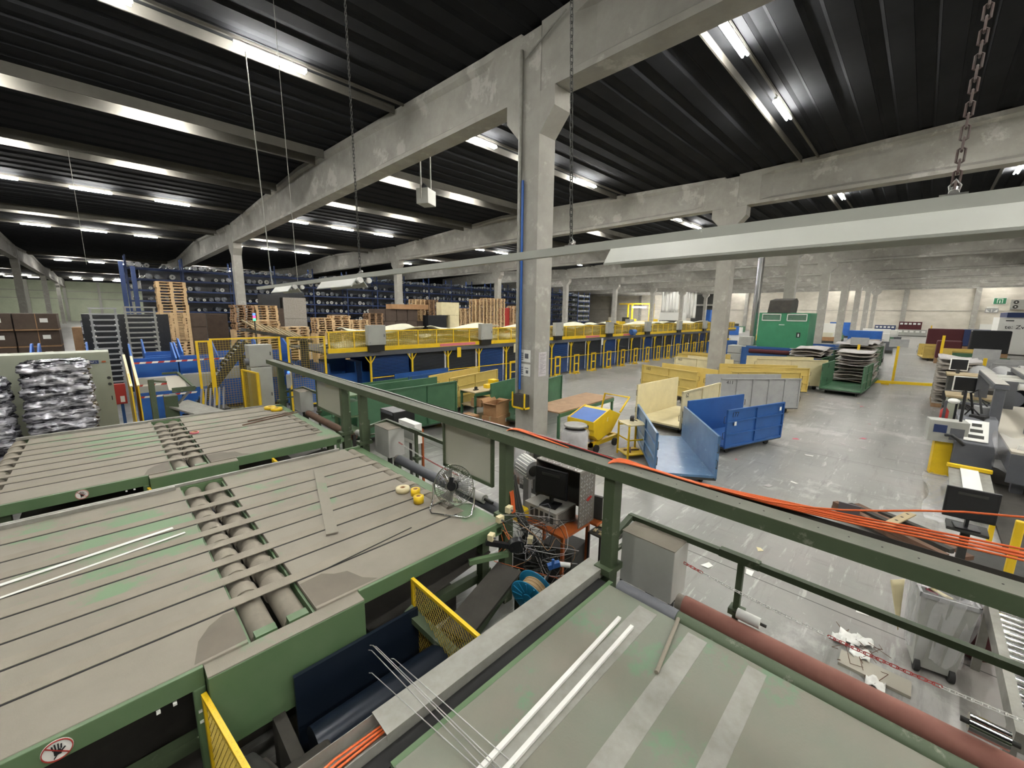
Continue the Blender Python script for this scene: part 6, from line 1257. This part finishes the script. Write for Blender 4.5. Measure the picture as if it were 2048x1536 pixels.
for (x, y, z, w_, h_, lab) in ((16.8, -1.05, 1.28, 0.5, 0.42, 'white framed monitor on the first operator desk'), (19.8, -1.0, 1.6, 0.42, 0.38, 'dark monitor on the rear operator desk')):
    r = thing('operator_monitor', (x, y, z), -PI / 2 + 0.1, lab, 'monitor'); MB().cbox((0, 0, 0.1 + h_ / 2), (w_, 0.05, h_)).out('frame', M['label'], r, bevel=0.005); MB().cbox((0, -0.027, 0.1 + h_ / 2), (w_ - 0.05, 0.004, h_ - 0.05)).out('screen', M['black'], r); MB().box(-0.04, -0.03, 0, 0.04, 0.05, 0.12).out('stand', M['dark'], r)
# grey gantry frames
for i, (xa, ya, xb, yb, z) in enumerate(((16.9, -1.35, 13.4, -1.35, 1.95), (17.9, -2.0, 14.0, -1.95, 2.0))):
    r = thing('machine_gantry', (xb, yb, 0), 0, 'grey steel gantry beam with wide post, %s of two at the right' % ['left', 'right'][i], 'machine frame')
    MB().bar((0, 0, z), (xa - xb, ya - yb, z), 0.22, 0.10).out('gantry_beam', M['machine'], r, bevel=0.01); MB().bar((0, 0, z + 0.065), (xa - xb, ya - yb, z + 0.055), 0.2, 0.01).out('beam_top', M['greydirty'], r)
    MB().box(0.02, -0.08, 0, 0.2, 0.08, z - 0.05).out('post', M['machine'], r, bevel=0.01); MB().box(xa - xb - 0.24, -0.11, 0, xa - xb, 0.11, z - 0.06).out('post', M['machine'], r)
MB_ = MB(); MB_.bar((16.5, -1.35, 1.9), (16.9, -3.6, 1.9), 0.08, 0.08); MB_.bar((15.2, -1.4, 1.95), (15.4, -3.6, 1.95), 0.06, 0.06); MB_.cyl((16.2, -1.9, 1.7), (16.3, -3.8, 1.7), 0.08, 14); r = MB_.out('cross_roller', M['label']); tag(r, 'pale cross bars and roller between the grey gantries', 'roller')
r = thing('cutting_table', (15.0, -2.7, 0), 0, 'broad cream cutting table at the right edge', 'table')
MB().box(-3.0, -1.8, 0.86, 3.4, 1.2, 0.9).out('table_top', M['beige'], r); MB().box(-3.0, 1.15, 0.5, 3.4, 1.2, 0.86).out('front_panel', M['machine'], r); MB().box(-3.05, -1.8, 0.3, -3.0, 1.2, 0.86).out('end_panel', M['machine'], r)
for x in (-2.7, 0.2, 3.1):
    for y in (-1.6, 1.0): MB().box(x - 0.08, y - 0.08, 0, x + 0.08, y + 0.08, 0.86).out('leg', M['machine'], r)
r = thing('grey_tube_frame', (14.0, -0.62, 0), 0, 'grey tube frame in front of the cutting table', 'frame')
a = MB(); a.bar((0, 0, 1.45), (0, -0.8, 1.45), 0.06, 0.06); a.bar((0, -0.8, 1.45), (0, -0.8, 0.0), 0.07, 0.07); a.bar((0, 0, 1.45), (0, 0, 0), 0.05, 0.05); a.out('tube', M['machine'], r)
r = thing('machine_housing', (13.0, -1.12, 0), 0, 'dark grey machine housing with white control panel', 'machine')
MB().prism([(-0.6, 0.3), (0.9, 0.3), (0.9, 1.3), (0.0, 1.3), (-0.6, 0.85)], 'y', -0.25, 0.34).out('housing', M['machine'], r, bevel=0.02); MB().box(-0.5, -0.2, 0, 0.8, 0.3, 0.3).out('plinth', M['dark'], r)
p = MB().bar((-0.56, 0.05, 0.90), (-0.1, 0.05, 1.25), 0.34, 0.02).out('control_panel', M['label'], r)
for q in range(3): MB().bar((-0.5 + q * 0.13, 0.05, 0.946 + q * .099), (-0.43 + q * 0.13, 0.05, 1.0 + q * .099), 0.22 - .04 * q, 0.024).out('control_keys', M['dark'], p)
a = MB(); a.tube([(0.2, 0.1, 1.3), (0.15, 0.2, 1.8), (0.1, 0.1, 1.9), (0.0, 0.0, 1.4)], 0.02, 6); a.out('cable_loop', M['rubber'], r)
r = thing('control_box', (12.6, -0.62, 0), 0.15, 'white control box with screen on a yellow pedestal', 'control box')
MB().box(-0.15, -0.32, 0.78, 0.2, 0.27, 1.24).out('box_body', M['greybox'], r, bevel=0.01); MB().box(-0.156, 0.0, 0.98, -0.15, 0.2, 1.15).out('screen', M['bluetruck'], r); MB().box(-0.156, -0.26, 0.85, -0.15, -0.05, 1.1).out('button_panel', M['machine'], r)
MB().box(-0.05, -0.2, 0.02, 0.15, 0.12, 0.78).out('pedestal', M['yellow'], r); a = MB(); a.cyl((-0.1, -0.2, 0.5), (0.05, -0.2, 1.9), 0.025, 8); a.out('pole', M['black'], r)
a = MB(); a.tube([(-0.2, -0.02, 0.95), (-0.28, -0.1, 0.98), (-0.26, -0.2, 0.9), (-0.24, -0.3, 0.8)], 0.035, 8); tag(a.out('hand_scanner', M['black']), 'black and yellow hand scanner hanging on the white control box', 'scanner').location = (12.6, -0.62, 0)
r = thing('desk_lamp', (13.2, -0.75, 0), 0, 'white headed work lamp on black pole behind the control box', 'lamp'); a = MB(); a.cyl((0, 0, 0), (0, 0, 1.55), 0.02, 8); a.out('pole', M['black'], r); a = MB(); a.sphere((0, 0.05, 1.58), 0.1, 12, (1.3, 1, .6)); a.out('lamp_shade', M['white'], r)
r = thing('fire_extinguisher', (15.0, -0.67, 0.7), 0, 'red fire extinguisher behind the control box', 'fire extinguisher'); a = MB(); a.lathe([(0, 0), (0.08, 0), (0.08, 0.36), (0.03, 0.44), (0.02, 0.48)], 14); a.out('cylinder', M['red'], r); MB().box(-0.03, -0.02, 0.46, 0.03, 0.06, 0.5).out('valve', M['black'], r); MB().box(-.06, -.06, -.7, .06, .06, 0).out('stand', M['dark'], r)
for i, (x, y, z, s, m) in enumerate(((14.2, -1.0, 1.25, 0.14, 'dark'), (13.8, -1.25, 1.45, 0.16, 'greyc'), (15.5, -1.2, 1.2, 0.2, 'black'), (18.2, -1.1, 1.2, 0.3, 'black'), (13.1, -1.1, 1.35, 0.12, 'rubber'), (18.6, -1.6, 1.3, 0.3, 'dirt'), (20.5, -2.9, 1.4, 0.3, 'greenr'), (19, -3.2, 1.2, 0.25, 'dark'), (17.5, -3.2, 1.3, 0.2, 'machine'))):
    r = thing('machine_unit', (x, y, 0), 0.3 * i, '%s machine unit among the right hand machines, %s from the control box' % ({'dark': 'dark', 'greyc': 'grey', 'black': 'black', 'rubber': 'small black', 'dirt': 'dirty', 'greenr': 'green', 'machine': 'steel grey'}[m], ORD[i]), 'machine'); MB().box(-s, -s, z - 0.3, s, s, z).out('unit_box', M[m], r, bevel=0.01); MB().box(-s * .5, -s * .5, 0, s * .5, s * .5, z - 0.3).out('stand', M['dark'], r); a = MB(); a.tube([(0, 0, z), (0.1, 0.1, z + 0.15), (0.2, -0.1, z + 0.05), (0.3, 0, z - 0.2)], 0.015, 6); a.out('cable_loop', M['rubber'], r)
r = thing('film_drape', (12.4, -1.75, 0), 0.2, 'clear film and papers hanging over the machine at right', 'film'); a = MB(); a.grid(lambda u, v: (0.08 * math.sin(v * 9 + u * 7), -0.3 + 0.7 * u + 0.1 * v, 0.4 + 0.75 * v + .06 * math.sin(u * 8)), 12, 10); a.out('film_sheet', M['film'], r); MB().cbox((-0.1, 0.1, 0.8), (0.02, 0.2, 0.35), rx=0.2).out('paper', M['label'], r)
r = thing('feed_table', (11.35, -1.02, 0), 0, 'white topped feed ramp with yellow edge before the machine housing', 'feed table')
r.location = (10.9, -1.0, 0); MB().bar((-0.9, -0.02, 0.28), (0.8, 0.0, 0.48), 0.24, 0.02).out('white_plate', M['label'], r); MB().bar((-0.95, 0.0, 0.24), (0.85, 0.0, 0.45), 0.55, 0.03).out('base_plate', M['galv'], r); MB().bar((0.82, 0.3, 0.5), (0.82, -0.3, 0.5), 0.1, 0.06).out('yellow_edge', M['yellow'], r)
for x in (-0.7, 0.6): MB().box(x - 0.04, -0.2, 0, x + 0.04, 0.2, 0.25 + 0.1 * (x > 0)).out('leg', M['dark'], r)
for i, (x, y, h_) in enumerate(((9.3, -1.18, 0.75), (5.95, -0.93, 1.5))): simple('yellow_upright', x, y, 0, x + 0.06, y + 0.06, h_, M['yellow'], 'small yellow upright %s' % ['beside the feed ramp', 'at the right edge behind the roller track'][i], 'post')
a = MB(); a.grid(lambda u, v: (9.5 + 3.0 * u, -0.95 + 0.5 * v + 0.05 * math.sin(u * 9), 0.02 + 0.03 * abs(math.sin(u * 17 + v * 9)) + 0.02 * abs(math.sin(v * 23))), 30, 12); tag(a.out('floor_film', M['film']), 'crumpled clear film lying on the floor before the yellow pedestal', 'film')
monitor((7.4, -0.71, 0.80), math.radians(-84), 0.46, 0.40, 'wide black monitor seen from behind near the right edge', name='monitor')
r = thing('monitor_stand', (7.45, -0.72, 0), 0, 'dark stand carrying the black monitor at the right', 'stand'); MB().box(-0.15, -0.18, 0.76, 0.15, 0.18, 0.795).out('stand_top', M['dark'], r); MB().box(-0.04, -0.04, 0, 0.04, 0.04, 0.76).out('stand_post', M['dark'], r)
simple('machine_platform', 8.7, -3.2, 0, 12.7, -1.28, 0.04, M['dirt'], 'dark dirty platform under the machines at the right edge', 'platform', bevel=0)
# trolley with planks
r = thing('plank_trolley', (8.4, -0.1, 0), math.radians(-125), 'low trolley with old timber and a pale perforated plank, under the orange cables', 'trolley')
MB().box(-0.8, -0.28, 0.1, 0.8, 0.28, 0.16).out('trolley_deck', M['rust'], r)
for q in range(4): MB().cbox((0.05 * q, -0.22 + q * 0.14, 0.2 + 0.03 * (q % 2)), (1.6 - 0.2 * q, 0.1, 0.07), rz=0.04 * q).out('old_timber', M['dirt' if q % 2 else 'rust'], r)
for x in (-0.7, 0.7): a = MB(); a.cyl((x, -0.2, 0.05), (x, 0.2, 0.05), 0.05, 10); a.out('wheel', M['tyre'], r)
p = MB().cbox((0.0, 0.05, 0.30), (0.12, 0.85, 0.02), rz=0.3).out('pale_plank', M['ply'], r); a = MB(); [a.cbox((0.0 - 0.1 * (q - 1.5) * .7, 0.05 + 0.2 * (q - 1.5), 0.312), (0.03, 0.03, 0.004)) for q in range(4)]; a.out('plank_holes', M['dark'], p)
a = MB(); a.tube([(7.2, -0.25, 0.06), (7.45, -0.45, 0.12), (7.7, -0.6, 0.14), (8.1, -0.7, 0.1), (8.4, -0.75, 0.05)], [0.03, 0.08, 0.1, 0.08, 0.03], 12); tag(a.out('cloth_bundle', M['carpetw']), 'pale rolled cloth bundle lying behind the orange cables', 'bundle')
for i in range(7): simple('yellow_scrap', 7.0 + 0.25 * i, -0.95 - 0.06 * (i % 3), 0.0, 7.15 + 0.25 * i, -0.85 - 0.06 * (i % 3), 0.03 + 0.02 * (i % 2), M['cream'], 'pale scrap among the rubbish behind the orange cables', 'scrap', 'scraps behind the orange cables', bevel=0)
a = MB(); a.grid(lambda u, v: (6.2 + 2.6 * u, -1.9 + 1.2 * v, 0.03 + 0.04 * abs(math.sin(u * 9 + v * 5))), 16, 10); tag(a.out('dark_mat', M['dark']), 'dark rubber mat crumpled on the floor at the right edge', 'mat')
# waste bin with film and cloth
r = thing('waste_bin', (5.45, -0.47, 0), math.radians(10), 'pale grey wheeled waste bin draped in clear film, lower right', 'bin')
a = MB(); a.v = []; 
def frus(mb, x0, y0, z0, x1, y1, z1): mb.add([(-x0, -y0, z0), (x0, -y0, z0), (x0, y0, z0), (-x0, y0, z0), (-x1, -y1, z1), (x1, -y1, z1), (x1, y1, z1), (-x1, y1, z1)], [(0, 1, 5, 4), (1, 2, 6, 5), (2, 3, 7, 6), (3, 0, 4, 7), (0, 3, 2, 1)]); return mb
frus(a, 0.17, 0.14, 0.05, 0.22, 0.19, 0.82).out('bin_shell', M['greybox'], r, solid=0.012, bevel=0.01)
a = MB(); a.box(-0.23, -0.2, 0.80, 0.23, -0.18, 0.84); a.box(-0.23, 0.18, 0.80, 0.23, 0.2, 0.84); a.box(-0.23, -0.2, 0.80, -0.21, 0.2, 0.84); a.box(0.21, -0.2, 0.80, 0.23, 0.2, 0.84); a.out('rim', M['greyc'], r)
for s in (-1, 1): a = MB(); a.cyl((-0.17, s * 0.12 - 0.02, 0.06), (-0.17, s * 0.12 + 0.02, 0.06), 0.06, 14); a.out('wheel', M['tyre'], r)
a = MB()
def ff(u, v):
    t = 2 * PI * u; c_, s_ = math.cos(t), math.sin(t); k = max(abs(c_), abs(s_)) ** 0.7; e = 0.245 - 0.05 * v + 0.02 * math.sin(11 * t + v * 6) + .012 * math.sin(29 * t)
    return (e * c_ / k, (e - 0.03) * s_ / k, 0.9 - 0.75 * v + 0.03 * math.sin(7 * t))
a.grid(ff, 72, 12); a.out('film_drape', M['film'], r)
a = MB(); a.grid(lambda u, v: (-0.2 + 0.4 * u, -0.17 + 0.34 * v, 0.78 + 0.06 * math.sin(u * 9 + v * 4) + 0.04 * math.sin(v * 14)), 18, 14); a.out('film_top', M['film'], r)
rr = random.Random(21)
for q, (m, dx, dy) in enumerate((('pink', 0.0, 0.09), ('cream', -0.08, 0.04), ('cream', 0.02, -0.03), ('paper', -0.05, 0.12))): MB().cbox((dx, dy, 0.80 + 0.015 * q), (0.16, 0.09, 0.01), rz=q * 0.8, rx=0.3).out('scrap', M[m], r)
a = MB(); a.grid(lambda u, v: (5.35 - 0.02 * v, -0.2 + 0.10 * v * (1 - u) - 0.02 * u, 0.84 - 0.5 * u - 0.05 * v), 8, 4); tag(a.out('cream_cloth', M['cream'], solid=0.006), 'cream cloth strip hanging over the left side of the waste bin', 'cloth')
a = MB(); a.lathe([(0.02, 0), (0.14, 0.05), (0.17, 0.3), (0.12, 0.52), (0.03, 0.6)], 16); o = a.out('red_sack', M['maroon']); o.location = (5.9, -0.78, 0); tag(o, 'dark red sack behind the waste bin', 'sack')
rr = random.Random(4)
for q in range(12):
    a = MB(); x, y = 5.1 + rr.uniform(-.25, .2), 0.05 + rr.uniform(-.2, .25); a.tube([(x, y, 0.01), (x + rr.uniform(-.2, .2), y + rr.uniform(-.15, .2), 0.05), (x + rr.uniform(-.35, .35), y + rr.uniform(-.2, .35), 0.01)], 0.003, 4); tag(a.out('twig_scrap', M['rust']), 'thin brown fibre scrap on the floor left of the waste bin', 'scrap', 'fibre scraps beside the bin')
for q, (x, y, s) in enumerate(((5.25, 0.12, .09), (5.05, 0.02, .08), (5.3, -0.0, .07), (5.15, 0.2, .06), (4.72, -0.12, .07))):
    a = MB(); a.grid(lambda u, v: ((u - .5) * 2 * s, (v - .5) * 2 * s, 0.02 + 0.03 * math.sin(u * 7 + q) * math.sin(v * 8)), 6, 6); o = a.out('paper_scrap', M['label'], solid=0.003); o.location = (x, y, 0.02); tag(o, 'crumpled white paper on the floor, %s from the bin' % ORD[q], 'paper', 'crumpled papers by the bin')
simple('board_strip', 4.78, -0.36, 0.0, 5.0, 0.16, 0.03, M['beige'], 'beige board strip lying on the floor between red roller and waste bin', 'board', bevel=0)
for q in range(34):
    rr2 = random.Random(100 + q); x = rr2.uniform(5, 22); y = x * rr2.uniform(-0.02, 0.35)
    s = rr2.uniform(.03, .1); a = MB(); a.add([(-s, -s * .5, 0), (s, -s * .7, 0.0), (s * .8, s * .6, 0.01), (-s * .7, s * .5, 0)], [(0, 1, 2, 3)]); o = a.out('floor_litter', M[rr2.choice(['label', 'cream', 'pink', 'carpetw'])], solid=0.003); o.location = (x, y, 0.004); o.rotation_euler = (0, 0, rr2.random() * 6); tag(o, 'small paper scrap lying on the open concrete floor', 'litter', 'paper litter on the open floor')
# roller conveyor lower right
r = thing('roller_track', (5.0, -0.95, 0), 0, 'galvanised roller track with bright rollers at the lower right corner', 'roller conveyor')
for y in (0.15, -0.6): MB().box(-1.1, y - 0.03, 0.62, 0.85, y + 0.03, 0.76).out('side_frame', M['galv'], r)
for q in range(19): a = MB(); a.cyl((-1.0 + q * 0.095, -0.57, 0.72), (-1.0 + q * 0.095, 0.12, 0.72), 0.025, 12); a.out('track_roller', M['chrome'], r)
for x in (-0.9, 0.7):
    for y in (0.15, -0.6): MB().box(x - 0.03, y - 0.03, 0, x + 0.03, y + 0.03, 0.62).out('leg', M['galv'], r)
